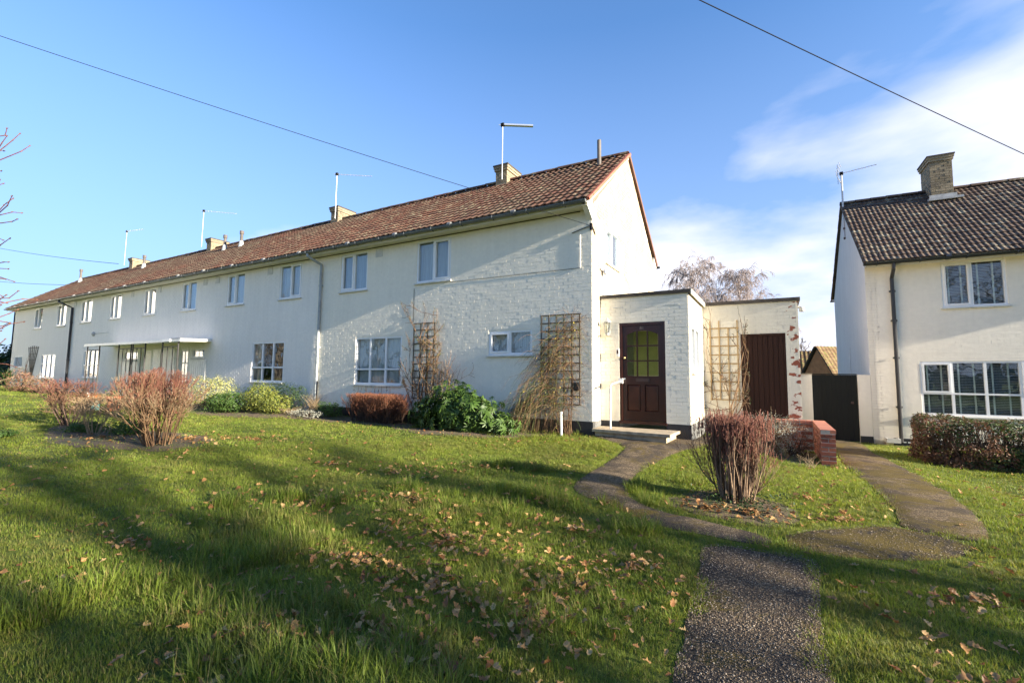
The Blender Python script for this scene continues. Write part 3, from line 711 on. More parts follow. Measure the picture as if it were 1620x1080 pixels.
# ---- porch
PX,PY,GY,GX,PZ=1.853,.506,2.568,3.808,3.0
F=FM('front',0,PY); do=(.43,1.385,-.05,2.37)
pw=wall_panel(MB(),.0145,PX,-.8,2.93,[do],.2).build('porch_wall',MT['wallA'],hA,M=F)
brick_skin(brick_list(.015,PX-.001,.285,2.93,[(do[0]-.004,do[1]+.004,do[2],do[3]+.004)]),MT['wallA'],pw,F,keep=Keep(150,f=lambda b:b[0]>1.38 and b[1]-b[0]>.08),proud=.0050,jit=.0011)
MB().box(.0145,.43,-.012,-.001,-.8,.278).box(1.385,PX+.006,-.012,-.001,-.8,.278).build('plinth',MT['plinth'],hA,M=F)
R=FM('right',PX,PY); so=(.225,1.415,1.32,2.33)
sw=wall_panel(MB(),.0015,GY-PY,-.8,2.93,[so],.2).build('porch_side_wall',MT['gableA'],hA,M=R)
brick_skin(brick_list(.001,GY-PY,.285,2.93,[(so[0]-.004,so[1]+.004,so[2]-.05,so[3]+.004)],off=.112),MT['gableA'],sw,R,proud=.0035)
MB().box(-.011,GY-PY,-.012,-.001,-.8,.278).build('side_plinth',plain('grey_plinth',(.16,.16,.15),.7,var=.4),hA,M=R)
window(hA,R,*so,splits=(.5,),openers=(0,1),inside='none',room=0)
m=MB(); m.box(-.02,PX+.05,PY-.05,GY+3.2,2.931,3.0); m.build('porch_roof',MT['felt'],hA)
m=MB(); m.box(PX+.051,PX+.075,PY-.05,GY-.06,2.90,2.995); m.build('porch_fascia',MT['cream_trim'],hA)
for x in (.30,1.45): 
    MB().box(x,x+.22,PY-.009,PY-.004,2.70,2.72).build('air_slot',MT['sill'],hA)
# front door
def front_door():
    y=PY; f=.055; F=FM('front',0,PY)
    m=MB(); m.box(.43,.43+f,.0,.10,.30,2.37).box(1.385-f,1.385,.0,.10,.30,2.37).box(.43+f,1.385-f,.0,.10,2.37-f,2.37); m.box(.42,1.40,-.05,.11,.245,.295)
    d=m.build('front_door',MT['maroon'],hA,M=F)
    a,b,z0,z1=.43+f,1.385-f,.30,2.37-f; y0,y1=.035,.08; st=.095
    m=MB(); m.box(a,a+st,y0,y1,z0,z1).box(b-st,b,y0,y1,z0,z1).box(a+st,b-st,y0,y1,z1-.12,z1).box(a+st,b-st,y0,y1,z0,z0+.20).box(a+st,b-st,y0,y1,1.06,1.24)
    m.box((a+b)/2-.045,(a+b)/2+.045,y0,y1,z0+.20,1.06)
    xs=np.linspace(a+st,b-st,4); zs=np.linspace(1.24,z1-.12,4)
    for x in xs[1:-1]: m.box(x-.014,x+.014,y0+.006,y1-.004,1.24,z1-.12)
    for z in zs[1:-1]: m.box(a+st,b-st,y0+.007,y1-.005,z-.014,z+.014)
    # arched head over the glazed part
    n=12; 
    for i in range(n):
        x0=a+st+(b-a-2*st)*i/n; x1=a+st+(b-a-2*st)*(i+1)/n
        h=lambda x: .085*(abs((x-(a+b)/2)/((b-a-2*st)/2))**2.2)
        zt=z1-.12+.001
        if h((x0+x1)/2)>.004: m.add([(x0,y0+.002,zt-h(x0)),(x0,y0+.002,zt),(x0,y1-.002,zt-h(x0)),(x0,y1-.002,zt),(x1,y0+.002,zt-h(x1)),(x1,y0+.002,zt),(x1,y1-.002,zt-h(x1)),(x1,y1-.002,zt)],BOXF.tolist())
    m.build('door_leaf',MT['maroon'],d,M=F)
    for i in range(3):
        for j in range(3): MB().box(xs[i]+.012,xs[i+1]-.012,.056,.061,zs[j]+.012,zs[j+1]-.012).build('pane',MT['glass_door'],d,M=F)
    for x0,x1 in ((a+st,(a+b)/2-.045),((a+b)/2+.045,b-st)):
        m=MB(); e=.035; zz0,zz1=z0+.20,1.06
        m.box(x0,x1,.062,.075,zz0,zz1); m.add([(x0+e,.045,zz0+e),(x0+e,.045,zz1-e),(x0+.008,.061,zz0+.008),(x0+.008,.061,zz1-.008),(x1-e,.045,zz0+e),(x1-e,.045,zz1-e),(x1-.008,.061,zz0+.008),(x1-.008,.061,zz1-.008)],BOXF.tolist())
        m.build('door_panel',MT['maroon_panel'],d,M=F)
    m=MB(); m.box(.77,1.05,.022,.034,1.12,1.19); m.box(.785,1.035,.016,.0215,1.135,1.175); m.build('letter_plate',MT['steel_dark'],d,M=F)
    m=MB(); m.tube([(a+.045,.034,1.62),(a+.045,.0,1.62),(a+.045,-.012,1.62)],[.02,.028,.018],10); m.build('door_knob',MT['brass'],d,M=F)
    m=MB(); m.tube([(a+.045,.034,1.18),(a+.045,.018,1.18)],.022,10); m.build('door_lock',MT['steel'],d,M=F)
    t=bpy.data.curves.new('house_number','FONT'); t.body='81'; t.size=.095; t.extrude=.004; t.align_x='CENTER'; t.materials.append(MT['number'])
    to=bpy.data.objects.new('house_number_text',t); dg=bpy.context.evaluated_depsgraph_get(); COL.objects.link(to); dg.update(); nm=bpy.data.meshes.new_from_object(to.evaluated_get(dg)); bpy.data.objects.remove(to); nm.name='house_number'
    if not nm.materials: nm.materials.append(MT['number'])
    o=bpy.data.objects.new('house_number',nm); COL.objects.link(o); o.parent=d; o.location=((a+b)/2,PY+.028,z1-.098); o.rotation_euler=(math.pi/2,0,0)
    m=MB(); m.add([(.2,.3,.3),(1.7,.3,.3),(1.7,.3,2.8),(.2,.3,2.8),(.25,1.85,.3),(1.65,1.85,.3),(1.65,1.85,2.8),(.25,1.85,2.8)],[[4,5,6,7],[0,1,5,4],[2,3,7,6]])
    m.build('hall_lining',MT['hall'],d,M=F)
MT['glass_door']=glassmat('obscure_door_glass',(.75,.82,.62),.0)
MT['steel_dark']=plain('tarnished_metal',(.10,.06,.05),.4,.4); MT['number']=plain('tarnished_number',(.36,.25,.2),.5,.3)
MT['hall']=plain('pale_hall_walls',(.5,.52,.36),.9)
front_door()
# wall lantern
L=empty('wall_lantern',(.195,PY-.0055,2.30),0,'grey glazed wall lantern between the gable corner and the red front door','lantern')
m=MB(); m.box(-.035,.035,-.012,0,-.19,.0); m.bar((0,-.012,-.12),(0,-.10,-.17),.02,.02); m.build('bracket',MT['lead'],L)
m=MB(); m.lathe([(.02,-.20),(.045,-.19),(.05,-.15),(.055,-.14)],(0,-.10,0),6); m.build('base',MT['lead'],L)
m=MB(); m.lathe([(.085,.085),(.088,.10),(.05,.15),(.03,.165),(.012,.19),(.004,.20)],(0,-.10,0),6); m.build('cap',MT['lead'],L)
for i in range(6):
    a=math.pi/3*i; p=np.array((.05*math.cos(a),-.10+.05*math.sin(a),-.14)); q=np.array((.082*math.cos(a),-.10+.082*math.sin(a),.085)); MB().bar(p,q,.009,.009).build('corner_bar',MT['lead'],L)
    a2=a+math.pi/3; p2=np.array((.05*math.cos(a2),-.10+.05*math.sin(a2),-.14)); q2=np.array((.082*math.cos(a2),-.10+.082*math.sin(a2),.085)); MB().add([p,p2,q2,q],[[0,1,2,3]]).build('pane',MT['glass_clear'],L)
m=MB(); m.lathe([(.012,-.12),(.022,-.09),(.024,-.02),(.012,.02),(.002,.03)],(0,-.10,0),10); m.build('bulb',MT['curtain'],L,smooth=True)
# door bell, key box
k=empty('key_safe',(.40,PY-.0055,1.73),0,'small white entry box on the wall at the left edge of the red door','key box')
m=MB(); m.box(-.028,.03,-.035,0,-.08,.09); m.build('case',MT['plastic_white'],k); m=MB(); m.box(-.018,.02,-.04,-.0355,-.02,.06); m.build('keypad',MT['steel_dark'],k)
# hand rail
k=empty('handrail',(.372,.03,g1(.372,.03)),0,'white tubular handrail bent back to the left side of the red door','handrail')
zt=1.07-k.location[2]; m=MB(); m.tube([(0,0,.0),(0,0,zt-.10),(.006,.02,zt-.03),(.02,.06,zt),(.11,.43,zt+.06)],.017,10); m.build('rail',MT['rail_grey'],k,smooth=True)
m=MB(); m.lathe([(.05,0),(.05,.012),(.024,.014)],(0,0,0),12); m.build('foot_flange',MT['rail_grey'],k); m=MB(); m.box(.055,.135,.40,.47,zt+.01,zt+.115); m.build('wall_mount',MT['plastic_white'],k)
# door step
k=empty('door_step',(.95,.1,0),0,'worn concrete doorstep slab on a low kerb below the red front door','step')
m=MB(); s=np.array([(-.90,-.28),(.66,-.44),(.70,.385),(-.92,.385)]); m.prism([tuple(q) for q in s],.105,.16,axis=2); m.build('tread_slab',MT['concrete'],k)
m=MB(); m.prism([(-.86,-.22),(.58,-.37),(.62,.38),(-.88,.38)],-.25,.104,axis=2); m.build('riser_block',MT['concrete'],k)
# ---- garage / store
F=FM('front',0,GY); go=(2.66,3.555,-.3,2.225)
gw_=wall_panel(MB(),PX+.0,GX,-.8,2.93,[go],.2).build('store_wall',MT['garageA'],hA,M=F)
brick_skin(brick_list(PX+.001,GX-.001,.0,2.93,[(go[0]-.004,go[1]+.004,go[2],go[3]+.004)]),MT['garageA'],gw_,F,proud=.0032,jit=.0010)
R=FM('right',GX,GY); gs=wall_panel(MB(),.0015,3.2,-.8,2.93,[],.2).build('store_side_wall',MT['garageA'],hA,M=R)
brick_skin(brick_list(.001,3.2,.0,2.93,[],off=.112),MT['garageA'],gs,R,proud=.0036)
m=MB(); m.box(PX+.051,GX+.05,GY-.05,GY+3.2,2.9315,3.005); m.build('store_roof',MT['felt'],hA)
MB().box(PX+.4,GX-.2,GY+.6,GY+.65,-.5,2.9).build('dark_store_sheet',MT['dark'],hA)  # near-black sheet painting in the dark inside the store
d=MB(); d.box(2.66,2.70,-.002,.07,-.3,2.225).box(3.515,3.555,-.002,.07,-.3,2.225).box(2.70,3.515,-.002,.07,2.185,2.225); d=d.build('store_door',MT['plank'],hA,M=F)
pl=MB(); w=.815/8; pl.box(.002,w-.005,.02,.045,-.3,2.183); me=pl.mesh('plank',M=F); me.materials.append(MT['plank'])
for i in range(8): link('plank',me,None,d,None,Matrix.Translation((2.70+i*w,RS.uniform(-.003,.003),0)))
MB().box(2.76,2.80,-.002,.02,1.0,1.12).build('latch',MT['steel_dark'],d,M=F)
k=empty('security_lamp',(GX+.004,GY+.12,2.80),0,'small grey security lamp at the top right corner of the brick store','lamp')
m=MB(); m.tube([(0,0,0),(.06,0,0)],.03,10); m.build('mount',MT['lead'],k); m=MB(); m.lathe([(.03,.02),(.05,.0),(.055,-.07),(.045,-.085)],(.08,0,-.02),12); m.build('hood',MT['lead'],k)
k=empty('flood_lamp',(.004,.60,3.60),0,'grey floodlight with a hanging cable on the bright gable wall','lamp')
m=MB(); m.box(0,.03,-.10,.02,-.01,.03); m.bar((.02,-.1,.01),(.05,.02,-.01),.02,.02); m.build('bracket',MT['lead'],k); m=MB(); m.lathe([(.02,.06),(.05,.04),(.06,-.05),(.03,-.075)],(.07,.05,-.03),12); m.build('lamp_head',MT['steel'],k); m=MB().tube([(.012,.06,-.08),(.012,.06,-.45),(.012,.1,-.59)],.009,6); m.build('cable',MT['pipe_grey'],k)
# ---- canopy across the two middle doors
k=empty('door_canopy',(-18.5,0,0),0,'long flat white canopy on thin black posts over the two middle front doors','canopy')
m=MB(); m.add([(-4.15,-1.05,2.30),(-4.15,-1.05,2.40),(-4.15,-.012,2.36),(-4.15,-.012,2.46),(3.9,-1.05,2.30),(3.9,-1.05,2.40),(3.9,-.012,2.36),(3.9,-.012,2.46)],BOXF.tolist()); m.build('canopy_slab',MT['white_trim'],k)
m=MB(); m.box(2.75,3.25,-1.09,-1.051,2.31,2.41); m.build('fascia_patch',MT['upvc'],k)
def panel(x0,x1,bars,y=-.98):
    for x in (x0,x1): MB().bar((x,y,-.02+g1(x-18.5,y)),(x,y,2.305),.038,.038).build('post',MT['black_iron'],k)
    MB().bar((x0,y,2.14),(x1,y,2.14),.03,.03,(0,1,0)).build('rail',MT['black_iron'],k)
    for i in range(bars):
        x=x0+(x1-x0)*(i+1)/(bars+1); MB().bar((x,y,.1),(x,y,2.13),.022,.022).build('upright',MT['black_iron'],k)
panel(-3.95,-2.75,2); panel(-.95,.1,2); panel(.25,1.25,2); panel(2.55,3.65,2)
tag(MB().box(-17.75,-16.9,-.008,-.003,2.55,2.57).build('cable',MT['wire'],hC),None)
k=empty('bulkhead_lamp',(-24.9,-.004,3.02),0,'round grey bulkhead lamp with a cable, left above the canopy','lamp')
m=MB().lathe([(.10,0),(.10,.04),(.06,.08)],(0,0,0),14); m.build('lamp_body',MT['lead'],k,M=Matrix.Rotation(math.pi/2,4,'X')); MB().tube([(.1,-.01,0),(1.6,-.01,.02)],.008,5).build('cable',MT['pipe_grey'],k)
# ---- right hand house
hR=empty('neighbouring_house',(5.59,6.585,-.395),.025,'pale cream house at the right edge with brown tiled roof and slatted blinds','house')
def right_house():
    h=hR; Wd=9.; Dp=5.98; zs,ze,zr=4.71,4.78,7.53; oh=.33
    ow=[(1.60,2.83,3.50,4.68),(1.05,3.58,.72,2.11),(5.2,6.4,3.5,4.68),(5.4,7.2,.72,2.11)]
    F=FM('front')
    fwl=wall_panel(MB(),0,Wd,-.6,zs,ow).build('front_wall',MT['wallR'],h,M=F)
    brick_skin(brick_list(0,Wd,.0,zs,[(o[0]-.005,o[1]+.005,o[2]-.05,o[3]+.005) for o in ow]),MT['wallR'],fwl,F,proud=.0008,jit=.0003)
    MB().box(.42,Wd,-.013,-.001,-.6,.08).build('plinth',MT['plinth'],h)
    prof=[(0,-.6),(Dp,-.6),(Dp,zs-.3),(Dp,ze-.05),(Dp/2,zr-.10),(0,ze-.03),(0,zs-.1)]
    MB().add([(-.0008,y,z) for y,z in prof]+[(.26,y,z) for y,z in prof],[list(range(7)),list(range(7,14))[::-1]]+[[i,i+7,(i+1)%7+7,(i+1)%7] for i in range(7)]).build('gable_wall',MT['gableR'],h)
    MB().box(.0,Wd,Dp-.26,Dp,-.6,zs).build('back_wall',MT['wallR'],h)
    ey=-oh-.02; sl=math.hypot(Dp/2-ey,zr-ze); an=math.atan2(zr-ze,Dp/2-ey)
    ro=roof_slope(h,Matrix.Translation((0,ey,ze+.03))@Matrix.Rotation(an,4,'X'),-.07,Wd,sl,.24,.25,2,.010,'tileR',Keep(300,key=lambda rc:rc[1]+rc[0]*.2))
    roof_slope(h,Matrix.Translation((Wd-.07,Dp-ey,ze+.03))@Matrix.Rotation(math.pi,4,'Z')@Matrix.Rotation(an,4,'X'),0.,Wd,sl,.24,.25,2,.010,'tileR',0,name='rear_roof')
    ridge(h,ro,-.07,Wd,Dp/2,zr+.03,'tileR')
    MB().bar((-.05,ey,ze-.03),(-.05,Dp/2,zr+.0),.03,.06).build('verge',MT['verge_brown'],h)
    MB().bar((-.05,Dp-ey,ze-.03),(-.05,Dp/2,zr+.0),.03,.06).build('verge',MT['verge_brown'],h)
    MB().box(0,Wd,-oh+.02,-.012,zs+.0,zs+.015).build('soffit',MT['cream_trim'],h); MB().box(-.02,Wd,-oh,-oh+.018,zs-.06,zs+.10).build('fascia',MT['cream_trim'],h)
    gutter(h,-.09,Wd,-oh-.07,ze-.03,'gutter_black','gutter_black')
    gutter(h,-.09,Wd,Dp+oh+.07,ze-.03,'gutter_black','gutter_black',brk=False)
    downpipe(h,[(.56,-oh-.07,ze-.08),(.56,-oh-.07,ze-.2),(.57,-.07,4.35),(.57,-.07,-.02)],'gutter_black',[(.57,-.07,z) for z in (4.0,3.2,2.2,.9)],r=.045)
    chimney(h,2.16,2.68,2.42,3.30,6.7,8.48)
    m=MB(); m.box(2.10,2.74,2.37,2.41,7.12,7.26); m.box(2.05,2.85,2.24,2.40,7.06,7.13); m.build('flashing',MT['lead'],h)
    window(h,F,*ow[0],splits=(.47,),openers=(0,),inside='blind'); window(h,F,*ow[1],splits=(.25,.5,.75),openers=(0,3),transom=.40,inside='blind')
    window(h,F,*ow[2],splits=(.5,),openers=(0,),inside='blind'); window(h,F,*ow[3],splits=(.33,.66),inside='blind')
    MB().box(-.014,-.004,3.0,3.09,.5,2.65).build('flue_pipe',MT['alu'],h)
    m=MB(); m.box(.22,.255,-.34,-.05,-.02,.09).box(.47,.505,-.34,-.05,-.02,.09).box(.255,.47,-.34,-.305,-.02,.09); m.build('drain_surround',MT['sill'],h); MB().box(.256,.469,-.304,-.05,-.02,.05).build('drain_grid',MT['gutter_black'],h)
    m=MB()
    for i in range(14): m.box(.44+i*.09,.50+i*.09,-.022,-.014,-.03,-.005)
    m.build('edging_dashes',MT['white_trim'],h)
right_house()
t=aerial('tv_aerial',(5.50,9.35,5.9),2.3,.95,11,'large grid backed aerial on a pole bracketed to the neighbouring gable',d=(1,-.25,0),kind='grid',tilt=.02,r=.028,group='tv aerials on the roofs')
for z in (.35,.02): 
    m=MB(); m.box(.0,.12,-.10,.10,z-.02,z+.0); m.box(-.03,.03,-.03,.03,z-.03,z+.03); m.build('wall_bracket',MT['steel_dark'],t)
# ---- side gate and its walls
k=empty('side_wall',(3.82,6.72,-.45),0,'low cream wall left of the black side gate, joining the brick store','wall')
m=MB().box(-.02,.42,-.2,.0,-.3,1.80); m.build('pier',MT['wallR'],k); MB().box(-.03,.43,-.21,.012,1.801,1.835).build('coping',MT['concrete'],k)
k=empty('gate_wall',(5.30,6.575,-.45),0.025,'cream wall section between the black gate and the neighbouring house','wall')
m=MB().box(0.,.285,.0,.22,-.3,1.80); m.build('pier',MT['wallR'],k); m=MB().box(0.0,.285,-.012,.0,-.3,.14); m.build('plinth',MT['plinth'],k)
k=empty('side_gate',(4.235,6.62,-.50),0,'tall black boarded side gate between the two houses','gate')
w=1.055/9
me=MB().box(.0012,w-.0012,0,.022,.03,1.84).mesh('gate_board'); me.materials.append(MT['tar'])
for i in range(9): link('gate_board',me,None,k,None,Matrix.Translation((i*w,RS.uniform(-.003,.003),RS.uniform(-.004,.004))))
for z in (.25,1.0,1.6): MB().box(0,1.055,.0225,.06,z,z+.1).build('gate_rail',MT['tar'],k)
MB().box(0,1.055,.0605,.066,.03,1.84).build('backing_board',MT['tar'],k); MB().box(-.012,1.06,-.006,.03,1.846,1.875).build('top_cap',MT['tar'],k); MB().box(.9,.96,-.02,-.003,1.05,1.11).build('latch',MT['steel_dark'],k)
# ---- red brick garden wall (real bricks)
k=empty('garden_wall',(3.98,.40,-.30),0,'low red brick garden wall with orange coping beside the sloping path','wall')
cells=[];H=.075;g=.010;n=9; Ly=2.14; zb=-.10
for r in range(n):
    z0=zb+r*H; z1=z0+H-g
    if r%2==0:   # stretchers, two leaves
        y=0
        cells.append((0,.215,0,.1025-.0,z0,z1)); y=.1025+g
        while y<Ly-.05:
            e=min(y+.215,Ly)
            cells.append((0,.1025,y,e,z0,z1)); cells.append((.1125,.215,y,e,z0,z1)); y=e+g
    else:
        cells.append((0,.1025,0,.215,z0,z1)); cells.append((.1125,.215,0,.215,z0,z1)); y=.225
        while y<Ly-.05:
            e=min(y+.215,Ly); cells.append((0,.1025,y,e,z0,z1)); cells.append((.1125,.215,y,e,z0,z1)); y=e+g
    x=-.012-(.11 if r%2 else 0)
    while x>-.60:
        s=max(x-.215,-.62); cells.append((s,x,Ly-.215,Ly-.1125,z0,z1)); cells.append((s,x,Ly-.1025,Ly,z0,z1)); x=s-g
solid_bricks(k,cells,MT['redbrick'])
m=MB(); m.box(.006,.209,.006,Ly-.006,-.5,zb+n*H-g-.006); m.box(-.6,.0055,Ly-.209,Ly-.006,-.5,zb+n*H-g-.006); m.build('mortar_core',MT['mortar'],k)
z0=zb+n*H; cp=[]
y=0
while y<Ly-.02: e=min(y+.1025*1.0,Ly); cp.append((-.008,.223,y,e,z0,z0+.068)); y=e+.008
x=-.016
while x>-.58: cp.append((x-.1025,x,Ly-.222,Ly+.006,z0,z0+.068)); x-=.1105
solid_bricks(k,cp,MT['capbrick'],'coping_brick')
MB().box(.002,.213,.002,Ly-.004,z0-.012,z0+.06).box(-.58,.0015,Ly-.213,Ly-.003,z0-.012,z0+.06).build('coping_mortar',MT['mortar'],k)
for x in (.055,.155): MB().tube([(x,-.006,zb+n*H-.035),(x,.001,zb+n*H-.035)],.016,10).build('fixing_hole',MT['steel_dark'],k)

# ------------------------------------------------------------------ ground
path_main=[(2.87,-7.2),(2.81,-6.24),(2.79,-5.7),(2.77,-5.32),(2.73,-4.82),(2.86,-4.65),(3.16,-4.65),(3.44,-4.62),(3.61,-4.66),(3.57,-5.19),(3.52,-5.86),(3.54,-6.27),(3.56,-7.2),(3.5,-9.5),(3.0,-12),(2.2,-12),(2.75,-9.5)]
path_porch=[(-.06,.49),(-.02,-.12),(0.55,-.5),(0.95,-.95),(1.0,-1.23),(0.94,-2.63),(0.95,-3.46),(1.25,-3.93),(1.58,-3.95),(1.94,-4.2),(2.32,-4.43),(2.67,-4.45),(3.05,-4.52),(3.3,-4.37),(3.22,-4.23),(2.92,-4.11),(2.55,-3.97),(2.15,-3.91),(1.8,-3.67),(1.59,-3.2),(1.52,-2.25),(1.73,-.97),(2.1,-.16),(2.35,.9),(2.3,1.6),(1.87,1.9),(1.87,.49)]
path_cross=[(3.35,-4.08),(3.62,-3.78),(4.2,-3.28),(4.5,-3.28),(4.78,-3.50),(4.85,-3.6),(4.62,-3.97),(4.12,-4.30),(3.75,-4.46),(3.42,-4.44)]
path_gate=[(4.3,6.6),(5.3,6.6),(5.25,5.2),(5.0,3.34),(5.18,1.47),(5.25,-.19),(5.21,-1.7),(5.14,-2.72),(4.98,-3.33),(4.80,-3.44),(4.54,-3.30),(4.33,-3.17),(4.45,-2.67),(4.44,-2.05),(4.4,-.99),(4.31,.66),(4.36,2.71),(4.25,5.)]
soil_left=[(-8.9,-5.9),(-7.6,-6.0),(-6.2,-5.7),(-5.3,-5.2),(-5.6,-4.5),(-6.6,-4.1),(-8.2,-4.3),(-9.8,-4.5),(-11,-4.2),(-11.6,-4.9),(-10.2,-5.5)]
bed_front=[(-13.6,-.02),(-13.8,-1.3),(-12,-2.0),(-10.2,-2.05),(-8.8,-1.6),(-7.6,-1.1),(-6.2,-1.15),(-4.8,-1.0),(-4.2,-1.35),(-2.9,-1.75),(-1.6,-1.3),(-.7,-.35),(-.02,-.12),(-.02,-.02)]
bed_bush=[(2.1,-3.55),(2.3,-3.2),(2.6,-2.75),(3.1,-2.7),(3.45,-3.1),(3.5,-3.6),(3.2,-3.95),(2.8,-3.9),(2.4,-3.8)]
bed_wall=[(1.9,1.9),(2.4,1.3),(2.9,.7),(3.6,.3),(3.97,.35),(3.97,2.5),(1.9,2.55)]
POLY=dict(path_main=path_main,path_porch=path_porch,path_cross=path_cross,path_gate=path_gate,soil_left=soil_left,bed_front=bed_front,bed_bush=bed_bush,bed_wall=bed_wall)
def refine(poly,step=.12,amp=.035,seed=0):
    out=[];n=len(poly)
    # chaikin then noise
    P=[np.array(p,float) for p in poly]
    for _ in range(2):
        Q=[]
        for i in range(len(P)):
            a,b=P[i],P[(i+1)%len(P)]
            if np.linalg.norm(b-a)<.05: Q.append((a+b)/2); continue
            Q+= [a*.8+b*.2,a*.2+b*.8]
        P=Q
    for i in range(len(P)):
        a,b=P[i],P[(i+1)%len(P)]; L=np.linalg.norm(b-a); k=max(1,int(L/step))
        for j in range(k):
            p=a+(b-a)*j/k; o=np.array([nz(p[0]*3.1,p[1]*3.1,seed),nz(p[0]*3.1,p[1]*3.1,seed+9)]); out.append(p+o*amp*2)
    return np.array(out)
def inside(poly,X,Y):
    c=np.zeros(X.shape,bool); n=len(poly); j=n-1
    for i in range(n):
        xi,yi=poly[i];xj,yj=poly[j]
        t=((yi>Y)!=(yj>Y))&(X<(xj-xi)*(Y-yi)/(yj-yi+1e-12)+xi); c^=t; j=i
    return c
def pdist(poly,X,Y):
    d=np.full(X.shape,1e9);n=len(poly)
    for i in range(n):
        a=poly[i];b=poly[(i+1)%n];ab=b-a;L=ab@ab+1e-12
        t=np.clip(((X-a[0])*ab[0]+(Y-a[1])*ab[1])/L,0,1); d=np.minimum(d,np.hypot(X-a[0]-t*ab[0],Y-a[1]-t*ab[1]))
    return d
RP={k:refine(v,seed=i*3,amp=.02 if 'path' in k else .06) for i,(k,v) in enumerate(POLY.items())}
def sheet(name,poly,mat,lift,cell=.16,crown=.0,kind='structure'):
    x0,y0=poly.min(0);x1,y1=poly.max(0)
    gx,gy=np.meshgrid(np.arange(x0,x1,cell),np.arange(y0,y1,cell)); gx=gx.ravel()+RS.uniform(-.03,.03,gx.size);gy=gy.ravel()+RS.uniform(-.03,.03,gy.size)
    ok=inside(poly,gx,gy)&(pdist(poly,gx,gy)>.05); gx,gy=gx[ok],gy[ok]
    pts=[Vector(p) for p in poly]+[Vector((a,b)) for a,b in zip(gx,gy)]; n=len(poly)
    r=delaunay_2d_cdt(pts,[],[list(range(n))],1,1e-4)
    V=np.array([(p[0],p[1]) for p in r[0]]); d=pdist(poly,V[:,0],V[:,1])
    z=G(V[:,0],V[:,1])+lift*np.clip(.25+d/.08,0,1)+crown*np.clip(d/.4,0,1)
    F=[f for f in r[2]]
    mb=MB(); mb.add(np.column_stack([V,z]),F); return mb.build(name,mat,None,kind,smooth=True)
# lawn sheet out to the horizon
def axis(lo,hi,c0,c1,fine):
    a=list(np.arange(c0,c1+1e-6,fine)); s=fine; x=c1
    while x<hi: s*=1.18; x+=s; a.append(x)
    s=fine; x=c0
    while x>lo: s*=1.18; x-=s; a.insert(0,x)
    return np.array(a)
ax=axis(-900,900,-14,9,.22); ay=axis(-900,900,-11,4,.22)
GX_,GY_=np.meshgrid(ax,ay); Z=G(GX_,GY_)
V=np.column_stack([GX_.ravel(),GY_.ravel(),Z.ravel()]); nx,ny=len(ax),len(ay)
I,J=np.meshgrid(np.arange(nx-1),np.arange(ny-1)); b=(J*nx+I).ravel(); F=np.column_stack([b,b+1,b+nx+1,b+nx])
def lawn_mat():
    k=K('lawn_ground'); big=k.noise(.35,4,.6); mid=k.noise(1.6,5,.65); fine=k.noise(38,5,.8); bl=k.noise(1,4,.8,vec=k.mapv((160,160,160)))
    c=k.mix(k.ramp(big,[(.35,0.),(.65,1.)]),(.10,.13,.02),(.17,.18,.03))
    c=k.mix(k.ramp(mid,[(.45,0.),(.7,.7)]),c,(.045,.080,.014))
    c=k.mix(k.ramp(fine,[(.45,0.),(.75,.8)]),c,(.10,.15,.03))
    c=k.mix(k.ramp(bl,[(.35,.6),(.5,0.)]),c,(.025,.035,.010))
    k.col(c).rough(.9); k.bump(k.mix(.5,fine,bl),1.,.03); k.b.inputs['Specular IOR Level'].default_value=.15; return k.m
MT['lawn']=lawn_mat()
lawn=link('lawn',mk_mesh('lawn',V,[F],None,True),MT['lawn'],None,'structure')
def path_mat(name,moss,base=((.055,.042,.032),(.11,.085,.062)),light=.5):
    k=K(name); v=k.voro(78,out='Color'); vd=k.voro(78); vf=k.noise(90,3,.7); big=k.noise(1.6,6,.75,dist=.4); mid=k.noise(2.1,6,.78,dist=.8)
    sp=k.sep(v)[0]
    c=k.mix(k.ramp(sp,[(.3,0.),(.9,1.)]),base[0],base[1])
    c=k.mix(k.ramp(sp,[(.78,0.),(.86,light)]),c,(.46,.36,.23))
    c=k.mix(k.ramp(vd,[(.25,0.),(.6,.7)]),c,(.030,.021,.013))
    c=k.mix(k.ramp(big,[(.46,0.),(.56,.75)]),c,(.034,.028,.024))
    mo=k.ramp(k.math('ADD',mid,k.math('ADD',moss,k.math('MULTIPLY',k.noise(25,3),.10))),[(.54,0.),(.66,.9)])
    c=k.mix(mo,c,k.mix(k.noise(17,5,.8),(.050,.036,.008),(.17,.12,.020)))
    k.col(c).rough(.9); k.bump(k.mix(.4,k.ramp(vd,[(0.,1.),(.55,0.)]),k.mix(mo,vf,k.noise(35,5,.8))),1.,.016); k.b.inputs['Specular IOR Level'].default_value=.2; return k.m
MT['p_main']=path_mat('pebbled_tarmac',-.03,((.10,.072,.048),(.24,.175,.11)))
MT['p_porch']=path_mat('brown_pebbled_path',-.025,((.18,.13,.08),(.32,.24,.15)))
MT['p_cross']=path_mat('mossy_dark_path',.09,((.06,.046,.03),(.15,.115,.07)))
MT['p_gate']=path_mat('mossy_brown_path',.045,((.18,.125,.07),(.33,.24,.13)))
def soil_mat():
    k=K('bare_soil'); n=k.noise(5,6,.7); f=k.noise(50,5,.8); c=k.mix(n,(.06,.040,.022),(.16,.11,.06)); c=k.mix(k.ramp(f,[(.5,0.),(.8,.6)]),c,(.20,.15,.09))
    c=k.mix(k.ramp(k.noise(1.5,4),[(.5,0.),(.65,.7)]),c,(.05,.08,.02)); k.col(c).rough(.95).bump(f,1.,.03); return k.m
MT['soil']=soil_mat()
sheet('path',RP['path_main'],MT['p_main'],.022); sheet('path',RP['path_porch'],MT['p_porch'],.026); sheet('path',RP['path_cross'],MT['p_cross'],.022); sheet('path',RP['path_gate'],MT['p_gate'],.026)
